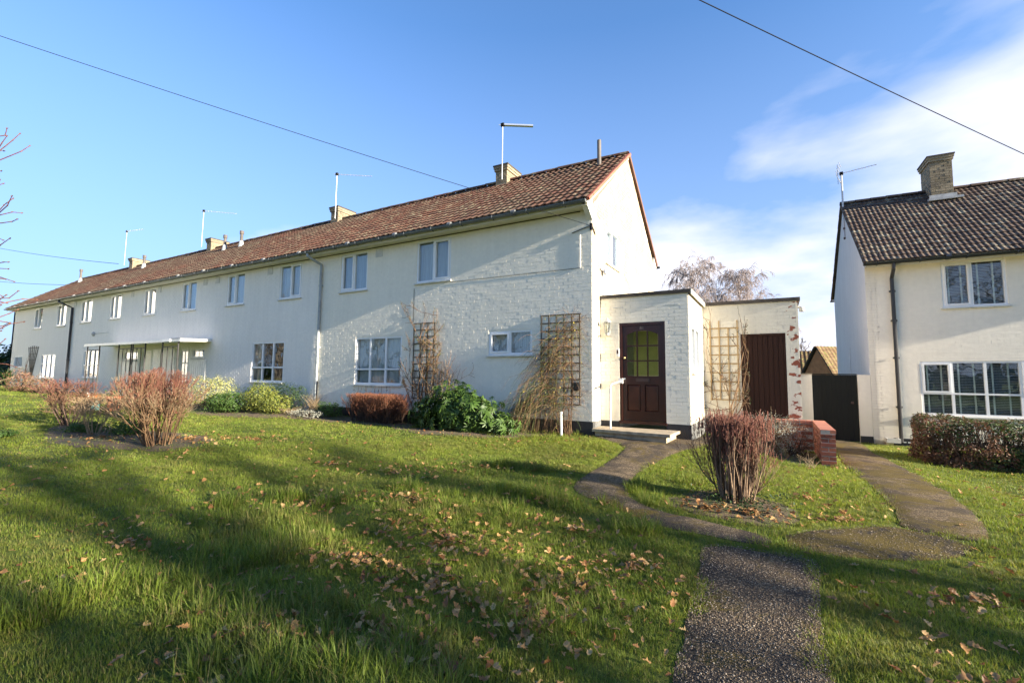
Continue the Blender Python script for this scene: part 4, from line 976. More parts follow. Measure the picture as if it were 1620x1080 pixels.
for q in ('soil_left','bed_front','bed_bush','bed_wall'): sheet('soil_bed',RP[q],MT['soil'],.014,.25)
# path kerb edge: thin timber/concrete lip beside the curve
# ------------------------------------------------------------------ scattering with instances
def gn_scatter(name,P,rotz,tilt,scl,idx,coll,kind='stuff'):
    n=len(P); me=bpy.data.meshes.new(name); me.vertices.add(n); me.vertices.foreach_set('co',np.asarray(P,np.float32).ravel())
    a=me.attributes.new('rot','FLOAT_VECTOR','POINT'); a.data.foreach_set('vector',np.column_stack([tilt,rotz]).astype(np.float32).ravel())
    a=me.attributes.new('scl','FLOAT','POINT'); a.data.foreach_set('value',np.asarray(scl,np.float32))
    a=me.attributes.new('idx','INT','POINT'); a.data.foreach_set('value',np.asarray(idx,np.int32))
    o=link(name,me,None,None,kind)
    ng=bpy.data.node_groups.new(name,'GeometryNodeTree'); ng.interface.new_socket('Geometry',in_out='INPUT',socket_type='NodeSocketGeometry'); ng.interface.new_socket('Geometry',in_out='OUTPUT',socket_type='NodeSocketGeometry')
    N=ng.nodes;L=ng.links; gi=N.new('NodeGroupInput'); go_=N.new('NodeGroupOutput'); ip=N.new('GeometryNodeInstanceOnPoints'); ci=N.new('GeometryNodeCollectionInfo')
    ci.inputs['Collection'].default_value=coll; ci.inputs['Separate Children'].default_value=True; ci.inputs['Reset Children'].default_value=True
    L.new(gi.outputs[0],ip.inputs['Points']); L.new(ci.outputs[0],ip.inputs['Instance']); ip.inputs['Pick Instance'].default_value=True
    def attr(nm,t):
        x=N.new('GeometryNodeInputNamedAttribute'); x.data_type=t; x.inputs[0].default_value=nm; return x.outputs['Attribute']
    L.new(attr('idx','INT'),ip.inputs['Instance Index']); L.new(attr('scl','FLOAT'),ip.inputs['Scale'])
    er=N.new('FunctionNodeEulerToRotation'); L.new(attr('rot','FLOAT_VECTOR'),er.inputs[0]); L.new(er.outputs[0],ip.inputs['Rotation'])
    L.new(ip.outputs[0],go_.inputs[0])
    m=o.modifiers.new('scatter','NODES'); m.node_group=ng; return o
def variants(name,meshes):
    c=bpy.data.collections.new(name)
    for i,me in enumerate(meshes):
        o=bpy.data.objects.new('%s_%02d'%(name,i),me); c.objects.link(o)
    return c
def grass_mat(name,c1,c2,dry=.17):
    m,N,L=NT(name); out=N.new('ShaderNodeOutputMaterial'); k=K.__new__(K); k.m=m;k.N=N;k.L=L
    geo=N.new('ShaderNodeNewGeometry'); k.pos=geo.outputs['Position']
    big=k.noise(.35,4,.6); mid=k.noise(2.2,4,.6); 
    oi=N.new('ShaderNodeObjectInfo'); at=N.new('ShaderNodeAttribute'); at.attribute_name='rnd'
    r=k.math('FRACT',k.math('ADD',oi.outputs['Random'],at.outputs['Fac']))
    c=k.mix(k.ramp(big,[(.38,0.),(.62,1.)]),c1,c2); c=k.mix(k.ramp(mid,[(.4,0.),(.7,.6)]),c,tuple(v*.62 for v in c1)); c=k.mix(k.math('MULTIPLY',r,.45),c,tuple(v*1.5 for v in c2))
    pt=k.noise(1.1,6,.75,vec=k.mapv((1,1,1),(5.,2.,0)),dist=.5); c=k.mix(k.ramp(pt,[(.50,0.),(.62,.62)]),c,(.135,.13,.040)); c=k.mix(k.ramp(pt,[(.34,.55),(.44,0.)]),c,(.055,.105,.020))
    c=k.mix(k.ramp(r,[(1-dry-.03,0.),(1-dry,.8)]),c,(.24,.19,.07))
    d=N.new('ShaderNodeBsdfPrincipled'); L.new(c,d.inputs['Base Color']); d.inputs['Roughness'].default_value=.55; d.inputs['Specular IOR Level'].default_value=.25
    t=N.new('ShaderNodeBsdfTranslucent'); L.new(k.mix(1.,c,(1.3,1.25,.7),'MULTIPLY'),t.inputs[0]); mx=N.new('ShaderNodeMixShader'); mx.inputs[0].default_value=.38
    L.new(d.outputs[0],mx.inputs[1]); L.new(t.outputs[0],mx.inputs[2]); L.new(mx.outputs[0],out.inputs[0]); return m
MT['grass']=grass_mat('grass_blades',(.105,.165,.022),(.215,.26,.036))
def tuft(nb,h,spread,w,lean=.5,seg=3):
    V=[];F=[];rn=[]
    for i in range(nb):
        a=RS.uniform(0,6.283); r=spread*math.sqrt(RS.rand()); p=np.array((r*math.cos(a),r*math.sin(a),0)); hh=h*RS.uniform(.45,1.1); da=a+RS.uniform(-1.2,1.2); ln=lean*RS.uniform(.2,1.3)
        d=np.array((math.cos(da),math.sin(da),0)); s=np.array((-d[1],d[0],0)); b=len(V)
        for j in range(seg+1):
            t=j/seg; q=p+d*hh*ln*t*t+np.array((0,0,hh*(t-.35*ln*t*t))); ww=w*(1-t**1.6)*.5
            if j<seg: V+=[q-s*ww,q+s*ww]
            else: V.append(q)
        for j in range(seg-1): F.append([b+2*j,b+2*j+1,b+2*j+3,b+2*j+2])
        F.append([b+2*seg-2,b+2*seg-1,b+2*seg]); rn+=[RS.rand()]*seg
    mb=MB(); mb.add(V,[]) ; mb.n=len(V)
    for f,r in zip(F,rn): mb.f.setdefault(len(f),[]).append(f); mb.r.setdefault(len(f),[]).append(r)
    me=mb.mesh('grass_tuft'); me.materials.append(MT['grass']); return me
GCOL=variants('grass_tufts',[tuft(16,.050,.06,.0045,.8) for _ in range(4)]+[tuft(15,.085,.065,.0050,.8) for _ in range(3)]+[tuft(20,.17,.07,.006,.8) for _ in range(3)]+[tuft(16,.06,.12,.011,.9,2) for _ in range(3)])
def grass():
    cx,cy=CAM[0],CAM[1]; P=[];SC=[];ID=[]
    def ring(n,r0,r1,ids,s0,s1):
        r=np.sqrt(RS.uniform(r0*r0,r1*r1,n)); a=RS.uniform(math.radians(-29.66-62),math.radians(-29.66+62),n)
        x=cx+r*np.sin(a); y=cy+r*np.cos(a); dens=np.array([nz(q*1.3,w*1.3,3.) for q,w in zip(x,y)])
        ok=np.ones(n,bool)
        for k in RP:
            ins=inside(RP[k],x,y); d=pdist(RP[k],x,y)
            if 'path' in k: ok&=~(ins&(d>.02+.06*(dens>.25)))&~((~ins)&(d<.03))
            else: ok&=~(ins&(d>.12)&(RS.rand(n)>.18))
        ok&=~((y>-.02)&(x<.02)); ok&=~((y>.48)&(x<1.9)); ok&=~((y>2.5)&(x<4.2)); ok&=~((x>3.96)&(x<4.21)&(y>.38)&(y<2.6)); ok&=~((y>6.5))
        x,y,dens=x[ok],y[ok],dens[ok]; m=len(x)
        idx=np.array(ids)[RS.randint(0,len(ids),m)]
        s=RS.uniform(s0,s1,m)*(1+.35*dens)
        P.append(np.column_stack([x,y,G(x,y)-.004])); SC.append(s); ID.append(idx)
        return x,y,dens
    ring(24000,1.2,5.,[0,1,2,3],.65,1.05); ring(28000,5.,9.5,[0,1,2,3],.75,1.15); ring(24000,9.5,18.,[10,11,12],.6,.95); ring(22000,18,42,[10,11,12],1.0,1.6)
    # longer clumps
    def clump(cx0,cy0,rx,ry,n,ids,s0,s1):
        a=RS.uniform(0,6.283,n); r=np.sqrt(RS.rand(n)); x=cx0+rx*r*np.cos(a); y=cy0+ry*r*np.sin(a); ok=np.ones(n,bool)
        for k in RP:
            if 'path' in k: ok&=~(inside(RP[k],x,y))
        x,y=x[ok],y[ok]; P.append(np.column_stack([x,y,G(x,y)-.004])); SC.append(RS.uniform(s0,s1,len(x))); ID.append(np.array(ids)[RS.randint(0,len(ids),len(x))])
    for c in CLUMPS: clump(*c)
    P_=np.concatenate(P); n=len(P_)
    gn_scatter('grass',P_,RS.uniform(0,6.283,n),RS.uniform(-.22,.22,(n,2)),np.concatenate(SC),np.concatenate(ID),GCOL)
CLUMPS=[]
random.seed(11)
for i in range(130):   # tussocks of longer grass near the viewer
    a=math.radians(-29.66+random.uniform(-58,58)); r=random.uniform(1.6,7.5)
    x=CAM[0]+r*math.sin(a); y=CAM[1]+r*math.cos(a)
    if nz(x*.6,y*.6,5.)<-.05 or x>2.45: continue
    CLUMPS.append((x,y,random.uniform(.10,.36),random.uniform(.10,.36),random.randint(12,44),[4,5,6,7] if random.random()<.45 else [7,8,9],.7,1.2))
CLUMPS+=[(0.3,-5.2,.8,.55,260,[4,5,6,7,8],.6,.95),(-.9,-6.6,.9,.45,240,[7,8,9],.55,.95),(1.9,-6.3,.6,.5,150,[7,8,9],.5,.8),(-2.6,-4.9,.5,.6,120,[4,5,6],.6,.95),(.6,-7.5,1.2,.4,260,[7,8,9],.6,1.0)]
# fringe along path edges and wall bases
for k in ('path_main','path_porch'):
    for p in RP[k][::6]:
        if -.1<p[0]<7 and p[1]<2 and p[1]>-7.5: CLUMPS.append((p[0],p[1],.12,.12,5,[4,5,6],.3,.6))
for i in range(60): 
    x=random.uniform(-4,-.1); CLUMPS.append((x,-.15-random.random()*.9,.15,.12,6,[4,5,6,7],.6,1.1))
grass()
# ------------------------------------------------------------------ fallen oak leaves
def leaf_mesh(i):
    n=9; V=[(0,0,0)];F=[]; L=1.; out=[]
    lob=[(.0,.03),(.10,.05),(.2,.16),(.28,.10),(.42,.27),(.52,.15),(.66,.33),(.76,.20),(.88,.22),(1.,.04)]
    cu=RS.uniform(.2,1.2); tw=RS.uniform(-.6,.6)
    def z(x,y): return cu*(y*y*3.2)+.25*math.sin(x*3+i)*.4+tw*x*y*.8
    V=[];F=[]
    for (x,w) in lob:
        for s in (-1,0,1): 
            yy=s*w*RS.uniform(.85,1.15); V.append((x*.078-.039,yy*.078,z(x,yy)*.05+RS.normal(0,.0035)))
    for j in range(len(lob)-1):
        a=3*j
        F+=[[a,a+1,a+4,a+3],[a+1,a+2,a+5,a+4]]
    mb=MB().add(V,F,0.); me=mb.mesh('oak_leaf',smooth=True); me.materials.append(MT['leaf']); return me
def leaf_mat(name,cs):
    m,N,L=NT(name); k=K.__new__(K); k.m=m;k.N=N;k.L=L; out=N.new('ShaderNodeOutputMaterial'); geo=N.new('ShaderNodeNewGeometry'); k.pos=geo.outputs['Position']
    r=k.rnd(); c=k.ramp(r,[(i/(len(cs)-1),q) for i,q in enumerate(cs)]); c=k.mix(1.,c,k.ramp(k.noise(90,4),[(.3,.75),(.7,1.1)]),'MULTIPLY')
    d=N.new('ShaderNodeBsdfPrincipled'); L.new(c,d.inputs['Base Color']); d.inputs['Roughness'].default_value=.5; d.inputs['Specular IOR Level'].default_value=.35
    t=N.new('ShaderNodeBsdfTranslucent'); L.new(c,t.inputs[0]); mx=N.new('ShaderNodeMixShader'); mx.inputs[0].default_value=.25; L.new(d.outputs[0],mx.inputs[1]); L.new(t.outputs[0],mx.inputs[2]); L.new(mx.outputs[0],out.inputs[0]); return m
MT['leaf']=leaf_mat('dry_oak_leaf',[(.34,.17,.055),(.50,.30,.12),(.22,.09,.03),(.58,.39,.17),(.40,.20,.07),(.16,.065,.022),(.46,.25,.10)])
LMS=[leaf_mesh(i) for i in range(6)]; LCOL=variants('fallen_leaves',LMS)
def leaves():
    pts=[]
    def blob(x0,y0,rx,ry,n):
        for _ in range(n):
            a=random.uniform(0,6.283); r=abs(random.gauss(0,.55)); pts.append((x0+rx*r*math.cos(a),y0+ry*r*math.sin(a)))
    # patches in the foreground lawn
    for b in LEAFB: blob(*b)
    for _ in range(4300):
        a=math.radians(-29.66+random.uniform(-60,60)); r=1.6+10*random.random()**1.1; x=CAM[0]+r*math.sin(a); y=CAM[1]+r*math.cos(a)
        if nz(x*.9,y*.9,2.)+random.uniform(-.25,.25)<.08: continue
        pts.append((x,y))
    for _ in range(900):
        a=math.radians(-29.66+random.uniform(-60,60)); r=random.uniform(9,26); pts.append((CAM[0]+r*math.sin(a),CAM[1]+r*math.cos(a)))
    P=np.array(pts); x,y=P[:,0],P[:,1]; ok=np.ones(len(P),bool)
    for k in RP:
        if 'path' in k: ok&=~(inside(RP[k],x,y)&(RS.rand(len(x))>.07))
    ok&=~((y>-.05)&(x<.05)); ok&=~((y>.4)&(x<1.95)); ok&=~((y>2.5)&(x<4.2)); ok&=(y<6.4)&((x-CAM[0])**2+(y-CAM[1])**2>1.3); P=P[ok]
    onp=np.zeros(len(P),bool)
    for k in RP:
        if 'path' in k: onp|=inside(RP[k],P[:,0],P[:,1])
    n=len(P); z=G(P[:,0],P[:,1])+np.where(onp,.034,RS.uniform(.018,.05,n)); d=np.hypot(P[:,0]-CAM[0],P[:,1]-CAM[1]); o=np.argsort(d); near=o[:300]; far=o[300:]
    rz=RS.uniform(0,6.283,n); tl=np.where(onp[:,None],RS.uniform(-.2,.2,(n,2)),RS.normal(0,.38,(n,2))); sc=RS.uniform(.32,1.05,n)
    for i in near:
        m=Matrix.Translation((P[i,0],P[i,1],z[i]))@Matrix.Rotation(rz[i],4,'Z')@Matrix.Rotation(tl[i,0],4,'X')@Matrix.Rotation(tl[i,1],4,'Y')@Matrix.Scale(sc[i],4)
        link('fallen_leaf',LMS[i%6],None,lawn,None,m)
    gn_scatter('leaf_litter',np.column_stack([P,z])[far],rz[far],tl[far],sc[far],far%6,LCOL)
LEAFB=[(.8,-5.9,1.6,.9,260),(2.,-6.7,.7,.5,90),(-1.,-5.9,1.2,.6,90),(1.4,-7.3,1.4,.5,190),(3.9,-7.4,1.,.6,40),(-1.4,-7.4,1.2,.5,70),(4.5,-6.,.9,.9,30),(-.2,-5.3,.9,.45,130),(1.2,-6.6,.8,.4,100),(1.9,-6.0,.6,.6,120),(.4,-6.6,.8,.5,90),(2.3,-5.5,.35,.5,60),(-1.4,-4.3,.8,.5,60),(-2.5,-4.5,.9,.6,45),(1.6,-5.,.6,.5,50),(4.2,-6.3,.4,.5,25),(4.6,-5.6,.6,.6,30),(3.05,-3.55,.45,.3,110),(2.6,-3.6,.4,.2,70),(3.9,-3.3,.5,.5,60),(3.6,-2.6,.5,.5,45),
 (-6.3,-4.6,1.2,.6,120),(-7.8,-5.4,1.2,.5,110),(-5.2,-4.0,.9,.5,60),(4.45,-4.9,.5,.4,30),(.9,-4.4,.7,.4,35),(-.5,-3.4,1.2,.7,40)]
leaves()
# loose pebbles on the paths
def pebbles():
    me=[]
    for i in range(3):
        mb=MB(); V=[];F=[]; 
        for (r,z) in((.6,-.3),(1.,.05),(.55,.45)):
            for k in range(5): a=2*math.pi*k/5; V.append((r*math.cos(a)*RS.uniform(.8,1.2),r*math.sin(a)*RS.uniform(.6,1.),z*.8))
        for j in range(2):
            for k in range(5): F.append([j*5+k,j*5+(k+1)%5,j*5+5+(k+1)%5,j*5+5+k])
        F.append([10,11,12,13,14]); m=mb.add(V,F).mesh('pebble',smooth=True); m.materials.append(MT['peb']); me.append(m)
    co=variants('pebbles',me); P=[]
    for k,n in(('path_main',16000),('path_porch',9000),('path_cross',2500),('path_gate',5000)):
        p=RP[k]; a=p.min(0);b=p.max(0); x=RS.uniform(a[0],b[0],n);y=RS.uniform(max(a[1],-8),b[1],n); ok=inside(p,x,y); P.append(np.column_stack([x[ok],y[ok]]))
    P=np.concatenate(P); n=len(P); gn_scatter('loose_pebbles',np.column_stack([P,G(P[:,0],P[:,1])+.024]),RS.uniform(0,6.28,n),RS.uniform(-.4,.4,(n,2)),RS.uniform(.0022,.0068,n),RS.randint(0,3,n),co)
kk=K('path_pebble'); kk.col(kk.ramp(kk.rnd(),[(0.,(.07,.05,.035)),(.35,(.14,.10,.06)),(.6,(.22,.155,.09)),(.85,(.17,.14,.11)),(1.,(.44,.36,.26))])).rough(.75); MT['peb']=kk.m
pebbles()

# ------------------------------------------------------------------ plants
def stem_mat(name,c1,c2):
    k=K(name); r=k.rnd(); c=k.mix(r,c1,c2); c=k.mix(1.,c,k.ramp(k.noise(30,4),[(.3,.6),(.7,1.15)]),'MULTIPLY'); k.col(c).rough(.75); k.b.inputs['Specular IOR Level'].default_value=.25; return k.m
MT['st_brown']=stem_mat('brown_stem',(.12,.065,.035),(.26,.16,.085))
MT['st_dark']=stem_mat('dark_stem',(.045,.028,.022),(.13,.085,.06))
MT['st_red']=stem_mat('red_young_shoot',(.17,.055,.038),(.26,.12,.08))
MT['st_straw']=stem_mat('straw_stem',(.27,.19,.11),(.40,.30,.18))
MT['st_orange']=stem_mat('rust_red_twig',(.20,.068,.035),(.30,.13,.07))
MT['st_birch']=stem_mat('birch_twig',(.24,.19,.18),(.38,.32,.30))
MT['st_bark']=stem_mat('grey_bark',(.10,.085,.065),(.18,.15,.12))
MT['st_green']=stem_mat('green_stem',(.07,.10,.03),(.15,.16,.06))
MT['st_plum']=stem_mat('plum_twig',(.19,.065,.05),(.30,.14,.09)); MT['st_cut']=stem_mat('cut_brown_stem',(.09,.055,.038),(.32,.22,.14))
MT['lf_fatsia']=leaf_mat('glossy_large_leaf',[(.045,.095,.014),(.07,.13,.020),(.035,.075,.012),(.095,.16,.028)])
MT['lf_var']=leaf_mat('variegated_leaf',[(.30,.30,.08),(.42,.40,.16),(.16,.20,.04),(.48,.46,.26)])
MT['lf_green']=leaf_mat('mid_green_leaf',[(.05,.11,.02),(.09,.16,.03),(.035,.07,.015)])
MT['lf_yellow']=leaf_mat('yellow_green_leaf',[(.15,.19,.03),(.25,.25,.045),(.09,.14,.03)])
MT['lf_dark']=leaf_mat('dark_green_leaf',[(.02,.045,.012),(.035,.07,.018),(.05,.085,.02)])
MT['lf_brown']=leaf_mat('bronze_leaf',[(.13,.055,.030),(.20,.09,.045),(.08,.04,.025),(.27,.14,.08),(.07,.08,.03)])
MT['lf_grey']=leaf_mat('silver_leaf',[(.30,.30,.25),(.40,.40,.33),(.22,.21,.16)])
MT['lf_hedge']=leaf_mat('hedge_green_leaf',[(.03,.055,.012),(.06,.095,.022),(.10,.14,.04),(.04,.05,.015)])
MT['lf_flower']=leaf_mat('yellow_petal',[(.65,.50,.06),(.75,.6,.1)])
MT['lf_orange']=leaf_mat('orange_petal',[(.5,.12,.03),(.6,.2,.05),(.08,.12,.03)]); MT['lf_white']=leaf_mat('white_petal',[(.75,.75,.7),(.8,.8,.75)])
MT['lf_pink']=leaf_mat('pinkish_heather',[(.24,.11,.08),(.17,.09,.06),(.28,.17,.10),(.12,.12,.05)])
def unit(v): v=np.array(v,float); return v/max(1e-9,np.linalg.norm(v))
def jitter(d,a): return unit(d+np.array([random.gauss(0,a) for _ in range(3)]))
def branch(S1,S2,p,d,L,r,lev,maxlev,nk=3,up=.15,spread=.5,seg=4,r2=.0022,fork=(.35,1.),clip=None,wander=.10,tip=.35,shorten=(.45,.75)):
    """recursive twig; S1 gets old wood, S2 the shoots"""
    pts=[np.array(p,float)]; dd=unit(d)
    for i in range(seg):
        dd=unit(jitter(dd,wander)+np.array((0,0,up*.3))); q=pts[-1]+dd*L/seg
        if clip and not clip(q): break
        pts.append(q)
    if len(pts)<2: return
    S=S2 if lev>=maxlev else S1; rn=random.random(); re=max(r2*.7,r*tip)
    S.path(pts,r,re,rn)
    if lev<maxlev:
        for _ in range(nk):
            t=random.uniform(*fork); i=min(len(pts)-2,int(t*(len(pts)-1))); f=t*(len(pts)-1)-i; q=pts[i]*(1-f)+pts[i+1]*f
            d2=jitter(unit(pts[i+1]-pts[i]),spread); branch(S1,S2,q,d2,L*random.uniform(*shorten),max(r2,r*(1-.5*t)*.6),lev+1,maxlev,nk,up,spread,seg,r2,fork,clip,wander,tip,shorten)
def twig_bush(name,loc,label,cat,H,W,stems,mats,maxlev=2,nk=4,base=.18,r=.010,lean=.55,spread=.35,up=.35,r2=.0024,flat_top=None,group=None,depth=None,seed=1,box=None,wander=.1,redz=.78):
    random.seed(seed); depth=depth or W
    z0=g1(*loc); t=empty(name,(loc[0],loc[1],z0-.01),0,label,cat,group); A=Seg();B=Seg()
    def clip(q):
        if q[2]>(flat_top or 9)*(1-.42*(q[0]**2+q[1]**2)/(1.15*W)**2) + .10*nz(q[0]*4,q[1]*4,seed): return False
        if box and (abs(q[0]-box[0])>box[2] or abs(q[1]-box[1])>box[3]): return False
        return True
    for i in range(stems):
        a=random.uniform(0,6.283); rr_=base*math.sqrt(random.random()); p=(rr_*math.cos(a),rr_*math.sin(a)*depth/W,0)
        ln=lean*math.sqrt(random.random()); a2=a+random.uniform(-.7,.7); d=(math.cos(a2)*ln,math.sin(a2)*ln*depth/W,1)
        branch(A,B,p,d,H*random.uniform(.55,.8),r*random.uniform(.6,1.2),0,maxlev,nk,up,spread,5,r2,(.3,1.),clip,wander)
    A.build('stems',MT[mats[0]],t,'stuff',sides=4); 
    if B.a:
        C=Seg();E=Seg()
        for i in range(len(B.a)):
            z=B.b[i][2]; (E if z+.10*nz(B.b[i][0]*3,B.b[i][1]*3,seed)+random.uniform(-.22,.22)*H>H*redz else C).add(B.a[i],B.b[i],B.ra[i],B.rb[i],B.r[i])
        if C.a: C.build('twigs',MT[mats[2] if len(mats)>2 else mats[1]],t,'stuff')
        if E.a: E.build('shoots',MT[mats[1]],t,'stuff')
    return t
LEAF_V=np.array([(0,0,0),(-.5,.45,.08),(0,.5,-.04),(.5,.45,.08),(0,1.,.0)])*1.; LEAF_F=[np.array([(0,2,1,1)])[:,:3],np.array([(0,3,2)]),np.array([(1,2,4)]),np.array([(2,3,4)])]
LEAF_F=[np.array([(0,2,1),(0,3,2),(1,2,4),(2,3,4)])]
def leaf_cloud(P,N,size,aspect,mat,name,parent,droop=.3,off=(0,0,0),rnd=None,jit=.6):
    n=len(P); N=np.asarray(N,float); q=RS.normal(0,1,(n,3)); d=q-(q*N).sum(1)[:,None]*N*.7; d[:,2]-=droop; up=N+RS.normal(0,jit*.7,(n,3)); R=rotmats(d,up); s=RS.uniform(.6,1.15,n)*size
    R=R*np.stack([s*aspect,s,s],1)[:,None,:]
    mb=MB(); mb.many(LEAF_V,LEAF_F,R,P-np.array(off),RS.rand(n) if rnd is None else rnd); return mb.build(name,MT[mat],parent,'stuff')
def blob_points(n,c,r,lump=.25,freq=2.2,fill=.35,seed=0,flat=None,bottom=-1):
    """points over an uneven rounded mass, mostly near its surface"""
    out=[];nor=[]
    while len(out)<n:
        v=RS.normal(0,1,3); v/=np.linalg.norm(v)
        if v[2]<bottom: continue
        k=1+lump*nz(v[0]*freq+seed,v[1]*freq,v[2]*freq)*2
        t=1-fill*RS.rand()**1.5
        q=np.sign(v)*np.abs(v)**(.8 if flat else 1.)
        p=np.array(c)+q*np.array(r)*k*t
        if flat and p[2]>flat+.04*nz(p[0]*4,p[1]*4,1.): p[2]=flat+.04*nz(p[0]*4,p[1]*4,1.)-abs(RS.normal(0,.03))
        if nz(p[0]*6,p[1]*6,p[2]*6+seed)<-.28: continue
        out.append(p);nor.append(v)
    return np.array(out),np.array(nor)
def leafy(name,x,y,rx,ry,h,n,size,aspect,mat,label,cat='shrub',stemmat='st_brown',flat=None,lump=.25,seed=0,core=True,group=None,fill=.4,extra=None):
    z=g1(x,y); t=empty(name,(x,y,z),0,label,cat,group)
    P,N=blob_points(n,(0,0,h*.46),(rx,ry,h*.54),lump,2.4,fill,seed,flat,-.95); ok=P[:,2]>.0; leaf_cloud(P[ok],N[ok],size,aspect,mat,'foliage',t)
    A=Seg(); random.seed(seed+5)
    for i in range(40 if core else 14):
        j=random.randrange(len(P)); q=P[j]*.92; p=np.array((random.uniform(-.3,.3)*rx,random.uniform(-.3,.3)*ry,0)); m=(p+q)/2+np.array((0,0,.08)); A.path([p,m,q],.009,.003,random.random())
    A.build('stems',MT[stemmat],t,'stuff')
    return t
# --- bare clipped shrub in front of the path
def cut_bush():
    random.seed(3); x,y=2.88,-3.12; z=g1(x,y); t=empty('pruned_shrub',(x,y,z),0,'bare hard pruned shrub of upright brown stems with reddish shoots beside the path fork','shrub'); A=Seg();B=Seg();top=.985
    def clip(q): return q[2]<top+.05*nz(q[0]*7,q[1]*7,.3) and abs(q[0])<.52
    for i in range(135):
        a=random.uniform(0,6.283); r=.20*math.sqrt(random.random()); p=(r*math.cos(a),r*.8*math.sin(a),0); k=random.uniform(.4,1.3)
        d=(p[0]*1.35*k,p[1]*1.3*k,1); branch(A,B,p,unit(d),random.uniform(.55,.95),random.uniform(.005,.011),0,2,4,.9,.30,5,.0026,(.35,1.),clip,.07,.5,(.3,.5))
    for i in range(500):
        a=random.uniform(0,6.283); r=.45*math.sqrt(random.random()); p=np.array((r*math.cos(a),r*.85*math.sin(a),random.uniform(.70,.93))); B.path([p,p+np.array((random.gauss(0,.02),random.gauss(0,.02),random.uniform(.08,.17)))],.0032,.0028,random.random())
    for i in range(14): # stray side twigs
        p=np.array((.2,0,.1)) if i%2 else np.array((-.22,0,.15)); s=1 if i%2 else -1
        branch(A,B,p,(s*random.uniform(.6,1.3),random.uniform(-.5,.5),1),random.uniform(.3,.5),.005,0,2,3,.5,.4,5,.002)
    A.build('stems',MT['st_cut'],t,'stuff',sides=5); B.build('shoots',MT['st_plum'],t,'stuff')
    P=np.column_stack([RS.normal(.05,.28,600),RS.normal(-.05,.2,600),RS.uniform(.0,.12,600)]); leaf_cloud(P,np.tile([0,0,1.],(600,1)),.035,.8,'lf_dark','ivy',t)
cut_bush()
# --- round red tipped shrub on the left lawn and its scraggy neighbours
twig_bush('bare_shrub',(-6.2,-5.15),'large fan shaped bare shrub with reddish twig tips on the left lawn','shrub',1.12,1.,50,('st_brown','st_red','st_straw'),3,4,.22,.013,.40,.30,.36,.0030,seed=5,flat_top=1.38)
twig_bush('bare_shrub',(-11.0,-4.9),'leftmost scraggy shrub on dark stumps, pinkish dried heads on top','shrub',.95,1.,15,('st_dark','st_red','st_brown'),3,4,.16,.016,.65,.42,.25,.0035,seed=6,flat_top=1.12)
twig_bush('bare_shrub',(-8.7,-5.2),'middle low shrub with short yellow brown twigs, between the stump and the fan shaped shrub','shrub',.85,1.,14,('st_straw','st_brown','st_straw'),3,4,.12,.010,.6,.42,.25,.0032,seed=7,flat_top=.8)
twig_bush('bare_shrub',(-10.0,-4.0),'upright straw coloured shrub behind the middle one with a dark stump','shrub',1.15,1.,15,('st_brown','st_straw'),3,4,.16,.014,.6,.36,.35,.0035,seed=8,flat_top=1.28)
t=leafy('heather',-13.4,-4.2,.75,.5,.85,1500,.05,.5,'lf_pink','faded pink heather like plant behind the leftmost scraggy shrub','plant','st_brown',seed=4,core=False)
# low green growth under them
for i,(x,y,rx,ry,h,l) in enumerate([(-9.4,-5.1,.45,.3,.25,'low dark green clump under the scraggy shrubs'),(-8.0,-4.9,.5,.3,.28,'low green clump at the foot of the middle shrub'),(-10.2,-6.3,.5,.3,.16,'small dark weed clump left of the bare soil')]):
    leafy('ground_plant',x,y,rx,ry,h,700,.06,.6,'lf_green',l,'plant','st_green',seed=20+i,core=False)
# --- hedge like rusty barberry under the window
def red_hedge():
    random.seed(9); x,y=-5.65,-.50; z=g1(x,y); t=empty('rusty_hedge',(x,y,z),0,'clipped rusty red leafless hedge under the ground floor window','hedge'); A=Seg();B=Seg()
    def clip(q): return q[2]<.76+.03*nz(q[0]*6,q[1]*6,1) and abs(q[0])<.88+.12*q[2] and abs(q[1])<.40
    for i in range(330):
        p=(random.uniform(-.68,.68),random.uniform(-.28,.28),0); d=(p[0]*.55+random.gauss(0,.2),p[1]*.8+random.gauss(0,.25),1); branch(A,B,p,unit(d),random.uniform(.4,.65),.006,0,2,4,.5,.32,4,.0030,(.25,1.),clip,.1,.5,(.4,.7))
    A.build('stems',MT['st_dark'],t,'stuff'); B.build('shoots',MT['st_orange'],t,'stuff')
red_hedge()
